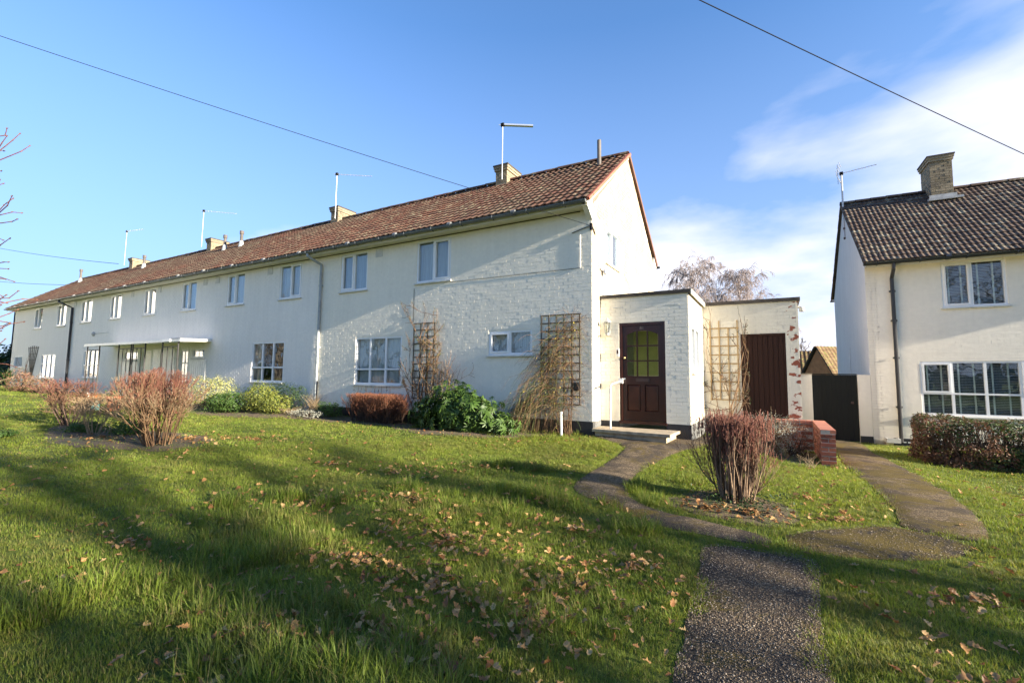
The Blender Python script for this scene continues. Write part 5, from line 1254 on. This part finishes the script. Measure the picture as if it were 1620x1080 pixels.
# --- large glossy leaved shrub, leaves as single parts
def fatsia():
    random.seed(12); x0,y0=-2.78,-.80; z0=g1(x0,y0); t=empty('large_leaved_shrub',(x0,y0,z0),0,'dense dark green shrub with big glossy lobed leaves beside the small window','shrub')
    V=[(0,0,0)];F=[]; nl=5
    lobes=[]
    for i in range(nl):
        a=(i-(nl-1)/2)*.62; L=(.62,.88,1.,.88,.62)[i]
        for (da,f) in ((-.17,.42),(-.11,.8),(0,1.),(.11,.8),(.17,.42)): lobes.append((math.sin(a+da)*L*f,math.cos(a+da)*L*f,-.16*f*f+(.06 if da==0 else 0)))
    V+=lobes; n=len(lobes); F=[[0,i+1,i+2] for i in range(n-1)]
    meshes=[]
    for k in range(3):
        VV=np.array(V)*.165; VV[:,2]+=RS.normal(0,.004,len(VV)); m=mk_mesh('leaf',VV,[np.array(F)],None,True); m.materials.append(MT['lf_fatsia']); meshes.append(m)
    def pts(n,fill,sd):
        P,N=blob_points(n,(0,0,.34),(1.30,.52,.56),.22,2.6,fill,sd,None,-.6)
        P[:,2]*=np.clip(1.12-.28*np.abs(P[:,0]+.15)**1.6,.35,1.2); return P,N
    P,N=pts(900,.55,3); ok=P[:,2]>.02; P,N=P[ok],N[ok]
    # the ones facing the viewer become single leaves
    front=(-N[:,1]+N[:,2]*.8+.3*N[:,0]); o=np.argsort(-front); ind=o[:300]; rest=o[300:]
    q=RS.normal(0,1,N.shape); dd=q-(q*N).sum(1)[:,None]*N*.8; dd[:,2]-=.9; R=rotmats(dd,N+np.array((0,-.25,.45))+RS.normal(0,.28,N.shape)); S_=RS.uniform(.8,1.35,len(P))
    for i in ind:
        M=Matrix.Translation(P[i])@Matrix([list(r) for r in R[i]]).to_4x4()@Matrix.Scale(S_[i],4); link('leaf',meshes[i%3],None,t,None,M)
    MB().many(np.array(V)*.165,[np.array(F)],R[rest]*S_[rest][:,None,None],P[rest],RS.rand(len(rest))).build('inner_leaves',MT['lf_fatsia'],t,'stuff')
    A=Seg()
    for i in range(90): q=P[random.randrange(len(P))]; p=np.array((q[0]*.5,q[1]*.3,0)); A.path([p,(p+q)/2+(0,0,.06),q],.012,.006,random.random())
    A.build('stems',MT['st_green'],t,'stuff')
fatsia()
# --- border shrubs in front of the white house
leafy('variegated_shrub',-12.15,-1.15,.95,.65,1.02,3600,.055,.55,'lf_var','pale variegated evergreen, leftmost in the border before the bluish white house',seed=31)
leafy('green_shrub',-10.95,-1.35,.75,.5,.62,2400,.075,.42,'lf_green','mid green shrub between the variegated and the yellow one',seed=32,stemmat='st_green')
leafy('yellow_shrub',-9.85,-1.0,.62,.45,.85,2400,.06,.5,'lf_yellow','yellow green shrub under the ground floor window of the bluish house',seed=33,stemmat='st_green')
leafy('yellow_shrub',-9.15,-1.0,.5,.4,.62,1300,.06,.5,'lf_yellow','small yellow green shrub right of the larger one',seed=34,stemmat='st_green')
leafy('dark_shrub',-9.6,-.45,1.05,.32,.86,2400,.06,.45,'lf_dark','dark evergreen against the bluish wall behind the yellow shrubs',seed=35)
leafy('dark_shrub',-10.9,-.5,.8,.3,.8,1500,.06,.45,'lf_dark','dark evergreen behind the mid green shrub, left of the window',seed=38)
leafy('green_shrub',-7.55,-.45,.45,.32,.42,900,.06,.5,'lf_green','small fresh green shrub by the foot of the grey downpipe',seed=36,stemmat='st_green')
leafy('low_shrub',-8.0,-.85,.7,.3,.20,900,.05,.4,'lf_grey','low greyish ground shrub in the border before the downpipe','plant',seed=37,core=False)
def straw(name,x,y,h,n,label,spread=.3,mat='st_straw',r=.0035):
    z=g1(x,y); t=empty(name,(x,y,z),0,label,'plant'); A=Seg()
    for i in range(n):
        a=random.uniform(0,6.283); p=np.array((random.gauss(0,.08),random.gauss(0,.06),0)); d=np.array((math.cos(a)*random.random()*spread,math.sin(a)*random.random()*spread,1)); L=h*random.uniform(.5,1.1); q=p+d*L*.5; e=q+np.array((d[0]*1.7,d[1]*1.7,d[2]*.7))*L*.5; A.path([p,q,e],r,r*.4,random.random())
    A.build('stalks',MT[mat],t,'stuff'); return t
straw('dry_grass_clump',-8.35,-.35,.62,150,'pale dry grass tuft against the wall left of the grey downpipe',.5)
straw('dry_grass_clump',-8.75,-.85,.26,90,'flattened dry stalks in the border before the dark evergreen',1.6)
straw('dry_grass_clump',-16.2,-2.6,.5,120,'buff dry grass beside the far border',.8)
straw('dry_grass_clump',-31.0,-2.2,.7,160,'dry yellow grasses before the farthest house',1.2,r=.008)
leafy('red_plant',-29.6,-1.2,1.3,.5,1.1,900,.12,.4,'lf_pink','dull red and green planting below the farthest windows','plant',seed=51)
leafy('red_plant',-26.5,-1.2,1.2,.5,.8,700,.12,.4,'lf_pink','low pinkish shrub at the foot of the black downpipe','plant',seed=52)
def phormium():
    x,y=-35.35,-.3; z=g1(x,y); t=empty('spiky_plant',(x,y,z),0,'dark spiky plant with upright blades at the far left corner','plant'); mb=MB()
    for i in range(46):
        a=random.uniform(0,6.283); s=random.random()*.5; d=np.array((math.cos(a)*s,math.sin(a)*s,1)); L=random.uniform(.8,1.35); sd=np.array((-math.sin(a),math.cos(a),0))*.035; p=d*.02; q=p+d*L*.6; e=q+(d+np.array((d[0],d[1],-.3)))*L*.4
        mb.add([p-sd,p+sd,q+sd*.9,q-sd*.9,e],[[0,1,2,3],[3,2,4]],random.random())
    mb.build('blades',MT['lf_dark'],t,'stuff')
phormium()
# --- trellises (each lath a part) and climbers
def trellis(name,x0,x1,z0,z1,y,nv,nh,mat,label,w=.026,fan=False,legs=0.,horn=0.):
    t=empty(name,((x0+x1)/2,y,z0),0,label,'trellis'); W2=(x1-x0)/2; H=z1-z0
    for i in range(nv):
        x=-W2+2*W2*i/(nv-1); MB().box(x-w/2,x+w/2,-.022,-.008,-(legs if i in(0,nv-1) else 0),H+(horn if i!=nv-2 else 0)).build('upright_lath',MT[mat],t)
    for i in range(nh):
        z=H*i/(nh-1); MB().box(-W2-.03,W2+.03,-.0075,.004,z-w/2,z+w/2).build('cross_lath',MT[mat],t)
    return t
trellis('trellis',-4.90,-4.22,.62,2.56,-.012,4,12,'trel','narrow grey trellis carrying the bare climbing rose left of the small window')
trellis('trellis',-1.18,-.27,.62,2.56,-.012,6,12,'trel','wide grey trellis under the winter jasmine, beside the sunlit corner')
trellis('trellis',2.02,2.60,.72,2.38,GY-.012,4,9,'trel2','ochre trellis with a bare rose between the porch and the brown store door',horn=.18)
def fan_trellis():
    t=empty('fan_trellis',(-32.7,-.02,.9),0,'dark fan trellis on the wall of the farthest house','trellis')
    for i in range(6): x=-.75+1.5*i/5; MB().bar((x*.12,0,0),(x,-.0,1.75-.1*abs(x)),.03,.02,(0,1,0)).build('lath',MT['black_iron'],t)
    for z in (.6,.95,1.3,1.62): k_=.12+.88*z/1.7; MB().bar((-.75*k_,-.012,z),(.75*k_,-.012,z),.025,.015,(0,1,0)).build('cross_lath',MT['black_iron'],t)
fan_trellis()
straw('wall_climber',-33.3,-.1,2.3,20,'thin bare climber beside the fan trellis',.35,'st_dark',.012)
def climber(name,x,y,label,stems,h,w,mats,maxlev=3,seed=1,leafn=0,leafmat='lf_green',r=.010,xoff=0,nk=3,ymin=-.30,ymax=-.028,spread=.45,r2=.0028,cat='climbing plant',hmax=3.2):
    random.seed(seed); z=g1(x,y); t=empty(name,(x,y,z),0,label,cat); A=Seg();B=Seg()
    def clip(q):
        q[1]=min(max(q[1],ymin),ymax-random.random()*.02); return abs(q[0]-xoff)<w and q[2]<hmax
    for i in range(stems):
        p=(random.uniform(-.25,.25)*w,random.uniform(-.14,-.06),0); d=(random.uniform(-.35,.35),random.uniform(-.03,.03),1); branch(A,B,p,d,h*random.uniform(.45,.8),r*random.uniform(.6,1.3),0,maxlev,nk,.16,spread+.1,6,r2,(.25,1.),clip,.12,.4,(.35,.7))
    A.build('stems',MT[mats[0]],t,'stuff',sides=4)
    if B.a: B.build('shoots',MT[mats[1]],t,'stuff')
    if leafn and B.a:
        E=np.array(B.b); P=E[RS.randint(0,len(E),leafn)]; P=P+RS.normal(0,.008,P.shape); leaf_cloud(P,RS.normal(0,1,P.shape),.032,.6,leafmat,'leaves',t)
    return t
climber('climbing_rose',-4.52,-.0,'tall bare climbing rose with small leaves left at its top',8,3.0,.66,('st_brown','st_brown'),3,21,800,'lf_green',.020,nk=3,r2=.0062)
climber('climbing_rose',-3.75,-.05,'lower rose stems leaning right beyond the narrow trellis',7,1.7,.85,('st_straw','st_brown'),2,23,200,'lf_brown',.015,nk=4,spread=.6,r2=.006)
t=climber('climbing_rose',2.33,GY,'bare rose with dark hips on the ochre trellis',6,2.7,.50,('st_brown','st_dark'),3,25,420,'lf_dark',.014,nk=3,r2=.0045)
def jasmine():
    random.seed(31); x,y=-.80,-.0; z=g1(x,y); t=empty('winter_jasmine',(x,y,z),0,'straggling winter jasmine with tiny yellow flowers spilling down from its trellis','climbing plant'); A=Seg();B=Seg();C=[]
    for i in range(520):
        # arching whips: start on the trellis, fall outwards and to the left
        x0=random.uniform(-.40,.50); z0=random.uniform(.5,2.5)*(1 if random.random()<.8 else .6)
        if x0>.2 and random.random()<.4: z0=random.uniform(1.6,2.6)
        if x0<.1 and z0>2.1: z0-=.7
        p=np.array((x0,-.04-random.random()*.06,z0)); L=random.uniform(.25,.85)
        d=np.array((random.gauss(-.35,.6),random.gauss(-.25,.15),random.uniform(-.2,.9))); pts=[p]; dd=unit(d)
        for k in range(6):
            dd=unit(dd+np.array((random.gauss(0,.08)-.02,0,-.33))); q=pts[-1]+dd*L/6
            if q[1]>-.03: q[1]=-.03-random.random()*.02
            if q[2]<.01: q[2]=.01; 
            pts.append(q)
        (A if i%3 else B).path(pts,.0034,.0018,random.random())
        for q in pts[1:]:
            if random.random()<.35: C.append(q)
    for i in range(260):   # skirt of whips reaching the ground on the left
        s=random.random(); p=np.array((-.35+random.gauss(0,.14)-.25*s,-.12-.15*random.random(),.55+.95*(1-s)*random.random())); e=np.array((p[0]-random.uniform(.1,.62),p[1]-random.uniform(0,.35),max(.0,p[2]-random.uniform(.35,1.2)))); m=(p+e)/2+np.array((-.06,-.05,.10)); (B if i%2 else A).path([p,m,e],.0034,.0018,random.random()); C+= [m,e]
    for i in range(200):
        p=np.array((random.uniform(-.5,.4),-.2-.1*random.random(),.0)); A.path([p,p+np.array((random.gauss(0,.08),0,random.uniform(.2,.6)))],.004,.002,random.random())
    for i in range(10): A.path([(random.uniform(-.3,.4),-.08,0),(random.uniform(-.35,.45),-.06,1.2),(random.uniform(-.3,.5),-.05,2.3)],.012,.006,random.random())
    for i in range(60):
        p=np.array((random.uniform(.30,.5),-.06,random.uniform(.5,2.5))); d=np.array((random.uniform(.2,.55),random.uniform(-.15,0),random.uniform(-.3,.35))); A.path([p,p+d*.5+(0,0,.03),p+d],.0028,.0014,random.random())
    A.build('old_whips',MT['st_brown'],t,'stuff'); B.build('young_whips',MT['st_green'],t,'stuff')
    C=np.array(C); n=len(C); r=RS.rand(n); P=C[r<.62]; leaf_cloud(P+RS.normal(0,.01,P.shape),RS.normal(0,1,P.shape),.024,.6,'lf_brown','leaves',t)
    P=C[(r>.80)]; leaf_cloud(P,RS.normal(0,1,P.shape),.026,.9,'lf_flower','flowers',t)
jasmine()
# --- things by the corner
k=empty('marker_post',(-.52,-.42,g1(-.52,-.42)),0,'slim weathered white post standing in the jasmine near the corner','post'); MB().tube([(0,0,-.05),(-.01,0,.46)],.026,8)  .build('post',MT['sill'],k); MB().tube([(-.01,0,.46),(-.01,0,.50)],.032,8).build('cap',MT['sill'],k)
k=empty('vent_cover',(-.34,-.02,1.0),0,'small black vent cover on the wall at the right foot of the wide trellis','vent'); MB().box(-.06,.06,-.05,0,-.09,.09).build('hood',MT['gutter_black'],k); 
for i in range(4): MB().box(-.05,.05,-.062,-.0505,-.07+i*.04,-.05+i*.04).build('louvre',MT['gutter_black'],k)
# dried heads hanging under the window sill
k=empty('dried_stems',(-6.4,-.03,.90),0,'row of dried dark stems hanging below the wide ground floor window','plant'); A=Seg()
random.seed(4)
for i in range(11):
    x=-.6+.13*i+random.uniform(-.05,.05); p=np.array((x,-.03,0)); q=p+np.array((random.gauss(0,.03),-.02,-random.uniform(.1,.24))); A.path([p,q],.006,.004)
    for j in range(5): A.path([q,q+np.array((random.gauss(0,.03),random.gauss(0,.02)-.01,random.gauss(0,.025)))],.006,.004)
A.build('stems',MT['st_dark'],k)
# things on the window board
k=empty('figurine',(-6.02,.16,1.0),0,'white figurine standing inside the wide ground floor window','ornament'); MB().lathe([(.05,0),(.055,.04),(.03,.10),(.05,.20),(.045,.30),(.02,.34),(.035,.38),(.03,.43),(.005,.45)],(0,0,.25),10).build('body',MT['plastic_white'],k,smooth=True); MB().box(-.05,.05,-.05,.05,0,.25).build('stand',MT['plastic_white'],k)
k=empty('orange_card',(-5.78,.14,1.0),0,'small orange card propped inside the wide ground floor window','card'); MB().add([(-.055,0,.02),(.055,0,.02),(.055,.03,.30),(-.055,.03,.30),(-.055,.006,.02),(.055,.006,.02),(.055,.036,.30),(-.055,.036,.30)],[[0,1,2,3],[7,6,5,4],[0,4,5,1],[1,5,6,2],[2,6,7,3],[3,7,4,0]]).build('card',MT['ochre'],k)
# --- bed between the porch and the brick wall
leafy('silver_shrub',3.20,.75,.52,.35,.78,2600,.032,.35,'lf_grey','silvery grey lavender like shrub beside the pruned shrub, before the store door',seed=61,stemmat='st_brown')
leafy('twiggy_shrub',3.62,1.0,.42,.5,.62,1500,.03,.45,'lf_brown','dull brown twiggy shrub in the corner of the red brick wall',seed=62,stemmat='st_dark')
straw('dry_stalks',3.3,1.1,1.0,14,'tall pale dry stalks rising before the brown store door',.5,'st_straw',.004)
straw('dry_stalks',3.75,-.0,.3,22,'low pale dry grass beside the end of the brick wall',.9,'st_straw',.003)
# --- clipped hedge on the right
def right_hedge():
    random.seed(41); x0,x1,y0,y1,h=5.72,12.,2.15,3.35,.83; cx=(x0+x1)/2; t=empty('clipped_hedge',(x0,y0,g1(x0,y0)),0,'clipped box shaped hedge, bronze towards the left, green on top, before the neighbouring house','hedge')
    P=[];N=[];C=[]
    while len(P)<26000:
        f=random.random(); u=random.random()**1.25; x=x0+(x1-x0)*u; w=random.random(); y=y0+(y1-y0)*random.random(); z=h*random.random(); n=(0,0,1)
        r=random.random()
        if r<.30: z=h-abs(random.gauss(0,.05)); n=(0,0,1)
        elif r<.72: y=y0+abs(random.gauss(0,.07)); n=(0,-1,0)
        elif r<.84: x=x0+abs(random.gauss(0,.07)); n=(-1,0,0)
        dz=nz(x*1.4,y*1.4,2.)*.10; k_=nz(x*2.2,z*2.5,y*2.2)*.16
        # rounded shoulders
        ex=max(0,(x0+.28-x)); ey=max(0,(y0+.22-y)); ez=max(0,z-(h-.25))
        if ez>0 and (ex*ex+ez*ez>.30**2 or ey*ey+ez*ez>.27**2): continue
        if nz(x*5,y*5,z*5)<-.22: continue
        p=(x+(k_ if n[0] else 0),y+(-k_ if n[1] else 0),z+dz*(z/h)+float(G(x,y))); P.append(p);N.append(n); C.append((u,z/h))
    P=np.array(P);N=np.array(N,float);C=np.array(C); o=np.array((x0,y0,g1(x0,y0)))
    prob=np.clip(1.15-1.3*(P[:,0]-x0)/2.2,.02,1)*np.clip(1.45-.9*C[:,1],0,1)
    prob=np.where(np.array([nz(a*1.8,b*1.8,c*1.8) for a,b,c in P])>.12,prob+.45,prob-.05)
    br=RS.rand(len(P))<prob
    leaf_cloud(P[br],N[br],.052,.6,'lf_brown','bronze_leaves',t,off=o); leaf_cloud(P[~br],N[~br],.055,.6,'lf_hedge','green_leaves',t,off=o)
    A=Seg()
    for i in range(1300):
        x=random.uniform(x0+.12,x1); y=random.uniform(y0+.12,y1-.1); z=g1(x,y); p=np.array((x,y,z)); q=p+np.array((random.gauss(0,.12),random.gauss(0,.14),random.uniform(.45,.80))); A.path([p,(p+q)/2+np.array((random.gauss(0,.03),random.gauss(0,.03),0)),q],.009,.004,random.random())
    A.build('stems',MT['st_dark'],t,'stuff',off=o)
right_hedge()
# --- pots by the far border
def pot(x,y,h,r,mat,label,leaf,fl=None,sq=False):
    z=g1(x,y); t=empty('plant_pot',(x,y,z),0,label,'plant pot')
    MB().lathe([(r*.7,0),(r*.95,h*.82),(r*1.08,h*.83),(r*1.08,h),(r*.92,h),(r*.9,h*.9)],(0,0,0),4 if sq else 16).build('pot',MT[mat],t)
    P,N=blob_points(160,(0,0,h+.06),(r*1.2,r*1.2,.13),.3,3,.7,3); leaf_cloud(P,N,.06,.6,leaf,'plant',t)
    if fl:
        P,N=blob_points(30,(0,0,h+.12),(r*.9,r*.9,.12),.3,3,.4,5); leaf_cloud(P,N,.05,1.,fl,'flowers',t)
pot(-14.6,-3.4,.30,.17,'glaze','blue green pot with orange pansies, left one of the pair','lf_orange','lf_white'); 
pot(-14.0,-3.45,.30,.17,'glaze','blue green pot with orange flowers, right one of the pair','lf_orange'); pot(-13.4,-3.2,.42,.2,'terracotta','terracotta pot right of the two blue green pots','lf_green')
# --- low dark red edging by the canopy
k=empty('red_edging',(-13.2,-2.6,g1(-13.2,-2.6)),0,'low red brick edging of the path below the canopy','edging')
solid_bricks(k,[(i*.235,i*.235+.225,0,.10,-.05,.09) for i in range(-2,8)],MT['redbrick'])
leafy('red_stemmed_plant',-12.6,-2.9,.85,.25,.38,500,.05,.3,'lf_pink','low dark red stems lying behind the fan shaped shrub','plant',seed=71,core=False)

# ------------------------------------------------------------------ trees
def tree(name,x,y,h,label,trunk_r,seed,levels=4,nk=4,droop=0.,mats=('st_bark','st_birch'),spread=.45,lean=(0,0),first=.25,r2=.012,wid=1.,group=None,up=.25,seg=5,twigs=0,cat='tree',short=(.55,.8)):
    random.seed(seed); z=g1(x,y); t=empty(name,(x,y,z-.05),0,label,cat,group); T=Seg();A=Seg();B=Seg()
    # trunk
    pts=[np.array((0,0,0.))]; d=unit((lean[0],lean[1],1)); n=8
    for i in range(n): d=unit(jitter(d,.05)+np.array((0,0,.15))); pts.append(pts[-1]+d*h*.86/n)
    T.path(pts,trunk_r,trunk_r*.22,.4)
    def rec(p,d,L,r,lev):
        q=[p]; dd=unit(d)
        for i in range(seg):
            dr=-droop*(lev/levels)**1.5
            dd=unit(jitter(dd,.13)+np.array((0,0,(up*.4 if lev<2 else up*.15)+dr))); q.append(q[-1]+dd*L/seg)
        (A if lev<levels-1 else B).path(q,r,max(r2*.55,r*.35),random.random())
        if lev<levels:
            for _ in range(nk if lev<levels-1 else nk+1):
                f=random.uniform(.2,1.); i=min(seg-1,int(f*seg)); rec(q[i]+(q[i+1]-q[i])*(f*seg-i),jitter(unit(q[i+1]-q[i]),spread),L*random.uniform(*short)*(.75),max(r2,r*.55*(1.1-f*.4)),lev+1)
    nb=int(9+h*.9)
    for i in range(nb):
        f=first+(1-first)*(i+random.random())/nb; k=f*n; j=min(n-1,int(k)); p=pts[j]+(pts[j+1]-pts[j])*(k-j); a=i*2.4+random.uniform(-.4,.4); el=random.uniform(.35,.9)
        rec(p,(math.cos(a)*wid,math.sin(a)*wid,el+f*.5),h*.36*(1.15-f*.75),trunk_r*.42*(1.1-f*.7),1)
    T.build('trunk',MT[mats[0]],t,sides=10); A.build('limbs',MT[mats[0]],t,sides=4); B.build('crown',MT[mats[1]],t,sides=3)
    return t
def copy_tree(t,loc,rz,sc,label):
    r=t.copy(); COL.objects.link(r); r.location=loc; r.rotation_euler=(0,0,rz); r.scale=(sc,sc,sc); r['label']=label
    for c in t.children: d=c.copy(); COL.objects.link(d); d.parent=r
    return r
birch=tree('birch_tree',-1.3,31,12.0,'tallest bare birch behind the porch roof, left of three crowns',.17,5,4,6,.55,('st_birch','st_birch'),.5,r2=.0125,wid=.95,group='bare birches behind the store',seg=4,short=(.6,.9))
copy_tree(birch,(.55,32.5,g1(.55,32.5)),2.1,.93,'middle bare birch behind the porch and store roofs'); copy_tree(birch,(2.1,34,g1(2.1,34)),4.2,.74,'lowest bare birch, right of the three behind the store roof')
tree('small_bare_tree',5.3,38,5.2,'tiny bare tree above the brown roof between the two houses',.08,9,3,4,.0,('st_bark','st_bark'),.5,r2=.02)
TREES=[(40.,-9.2,2.6,1.1,'bare tree far right across the green'),(24.,-8.1,4.0,1.,'bare tree outside the right edge of the view')]
random.seed(77); ORD='first second third fourth fifth sixth seventh eighth ninth tenth eleventh twelfth thirteenth fourteenth fifteenth sixteenth seventeenth'.split()
for i in range(17):
    TREES.append((-75+i*7.6+random.uniform(-2,2),-34+random.uniform(-7,5),random.uniform(0,6.28),random.uniform(.8,1.25),'%s bare tree in the row across the green'%ORD[i]))
# big bare trees right of and behind the viewer: they throw the shade on the lawn and show in the window panes
oak=tree('bare_tree',31.,-5.3,11.,'large bare oak out to the right, shading the lawn',.36,14,4,3,.0,('st_bark','st_bark'),.5,r2=.02,wid=1.2,first=.25,group='bare trees along the green')
for i,(x,y,rz,s,l) in enumerate(TREES): copy_tree(oak,(x,y,g1(x,y)-.1),rz,s,l)
# branch end of a close shrub at the left picture edge
def edge_twigs():
    random.seed(17); x,y=-1.62,-8.38; z=g1(x,y); t=empty('tall_bare_shrub',(x,y,z),0,'bare twigs with reddish buds reaching in at the left edge, close to the viewer','shrub'); A=Seg();B=Seg()
    for i in range(5):
        p=np.array((random.uniform(-.25,.05),random.uniform(-.15,.15),0)); e=p+np.array((random.uniform(-.5,-.15),random.uniform(-.1,.1),random.uniform(2.4,3.3))); m=(p+e)/2+(0.03,0,0); A.path([p,m,e],.013,.005,random.random())
        for j in range(17):
            f=random.uniform(.56,1.); q=p+(e-p)*f; d=np.array((random.uniform(.3,1.),random.uniform(-.2,.8),random.uniform(-.25,.75))); L=random.uniform(.12,.30); q2=q+unit(d)*L; q3=q2+unit(jitter(d,.3))*L*.3; B.path([q,q2,q3],.0045,.0024,random.random())
            for b in (q2,q3): B.path([b-unit(d)*.006,b+unit(d)*.006],.0055,.0035,.9)
    A.build('stems',MT['st_brown'],t,'stuff',sides=6); B.build('twigs',MT['st_plum'],t,'stuff',sides=5)
edge_twigs()
# ------------------------------------------------------------------ houses far behind
def far_house(x0,x1,y0,y1,zw,zr,rz,loc,label,gable=False,zb=-1.5):
    h=empty('far_house',loc,rz,label,'house'); m=MB(); m.box(x0,x1,y0,y1,zb,zw).build('wall',MT['farbrick'],h)
    ym=(y0+y1)/2; sl=math.hypot(ym-y0,zr-zw); an=math.atan2(zr-zw,ym-y0)
    roof_slope(h,Matrix.Translation((0,y0-.25,zw-.12))@Matrix.Rotation(an,4,'X'),x0-.15,x1+.15,sl+.32,.3,.3,1,.02,'tileBg',0); roof_slope(h,Matrix.Translation((x0+x1,y1+.25,zw-.12))@Matrix.Rotation(math.pi,4,'Z')@Matrix.Rotation(an,4,'X'),x0-.15,x1+.15,sl+.32,.3,.3,1,.02,'tileBg',0,name='rear_roof')
    for x in (x0,x1-.2): MB().prism([(y0,zw),(y1,zw),(ym,zr-.05)],x,x+.2,axis=0).build('gable',MT['farbrick'],h)
    return h
MT['farbrick']=plain('far_brown_brick',(.42,.18,.075),.85,var=.3,nscale=4)
far_house(-6,3.4,0,7,1.2,3.55,0,(4.0,33.,0),'low brown roofed building behind the side gate')
far_house(0,6,-1.1,1.1,1.2,3.05,.80,(5.75,27.,.2),'orange brick gable with steep tiled roof behind the side gate')
# back garden boundary and far trees so the ground never ends bare
def hedge_row(x0,x1,y,h,label,seed,sz=.32):
    z=g1((x0+x1)/2,y); t=empty('far_hedge',((x0+x1)/2,y,z),0,label,'hedge'); n=9000
    P=np.column_stack([RS.uniform(x0,x1,n)-(x0+x1)/2,RS.normal(0,.5,n),RS.uniform(0,1,n)**.7*h]); P[:,2]*=1+.2*np.sin(P[:,0]*.7+seed); leaf_cloud(P,np.tile([0,-.7,.7],(n,1)),sz,.7,'lf_dark','foliage',t)
hedge_row(-90,45,-38,2.4,'long dark hedge across the green behind the viewer',5,.7)
hedge_row(-55,-37.5,3.5,2.6,'dark hedge beyond the far left end of the terrace',3)
k=empty('white_garage',(-38.6,4.2,.2),0,'white rendered outbuilding just visible beyond the far left corner','outbuilding'); MB().box(-3.2,.8,0,4,-.5,1.95).build('wall',MT['wallD'],k); MB().box(-3.3,.9,-.1,4.1,1.951,2.08).build('roof',MT['felt'],k); MB().box(-2.9,-.6,-.03,-.002,-.3,1.75).build('garage_door',MT['white_trim'],k)
tree('bare_tree',-44.,6.,6.5,'small bare tree beyond the far left corner',.14,19,3,4,.0,('st_bark','st_birch'),.5,r2=.03)
# ------------------------------------------------------------------ telephone wires and poles
def catenary(a,b,sag,n=24):
    a=np.array(a,float);b=np.array(b,float); return [a+(b-a)*i/n-np.array((0,0,sag*4*(i/n)*(1-i/n))) for i in range(n+1)]
def pole(x,y,h,label):
    z=g1(x,y); t=empty('telegraph_pole',(x,y,z),0,label,'telegraph pole'); MB().tube([(0,0,-.3),(0,0,h)],[.14,.10],12).build('pole',MT['pole'],t)
    MB().bar((-.5,0,h-.35),(.5,0,h-.35),.08,.1).build('cross_arm',MT['pole'],t)
    for x_ in (-.42,.42): MB().lathe([(.03,0),(.045,.04),(.02,.09)],(x_,0,h-.30),8).build('insulator',MT['plastic_white'],t)
def wire(a,b,sag,r,label): 
    a=np.array(a,float); P=[p-a for p in catenary(a,b,sag)]; t=empty('telephone_wire',tuple(a),0,label,'wire'); MB().tube(P,r,5).build('cable',MT['wire'],t)
pole(-9.33,-7.89,7.7,'wooden telegraph pole on the green left of the viewer')
wire((0.0,-.04,4.44),(-9.33,-7.89,7.42),.05,.006,'long wire from the corner of the cream end house up across the left sky')
wire((12.,7.6,4.6),(-7.7,-13.2,9.6),.22,.008,'wire crossing the top right corner of the sky')
wire((-30.2,2.6,7.6),(-60.,.9,13.0),.25,.014,'upper faint wire left of the farthest chimney')
wire((-36.5,2.9,6.95),(-62.,1.8,9.9),.2,.014,'lower faint wire at the far left end of the roof')

# ------------------------------------------------------------------ house across the end of the green, seen in the far window panes
k=empty('facing_house',(-47.,-17.,0.2),0,'sunlit cream house block across the left end of the green','house')
MB().add([(x,y,z) for x in (0,-9) for (y,z) in ((1,-1),(13,-1),(13,5.6),(7,9.4),(1,5.6))],[[0,1,2,3,4],[9,8,7,6,5],[0,5,6,1],[1,6,7,2],[2,7,8,3],[3,8,9,4],[4,9,5,0]]).build('wall',MT['wallC'],k)
for s_ in (-1,1): MB().add([(.25,7,9.5),(.25,7+s_*6.5,5.45),(-9,7+s_*6.5,5.45),(-9,7,9.5),(.25,7,9.62),(.25,7+s_*6.5,5.57),(-9,7+s_*6.5,5.57),(-9,7,9.62)],[[0,1,2,3],[7,6,5,4],[0,4,5,1],[1,5,6,2],[2,6,7,3],[3,7,4,0]]).build('roof_slope',MT['tileA'],k)
for y in (3.5,7,10.5):
    for z in (1.0,3.7): window(k,FM('right',0,y),-.6,.6,z,z+1.15,inside='net')
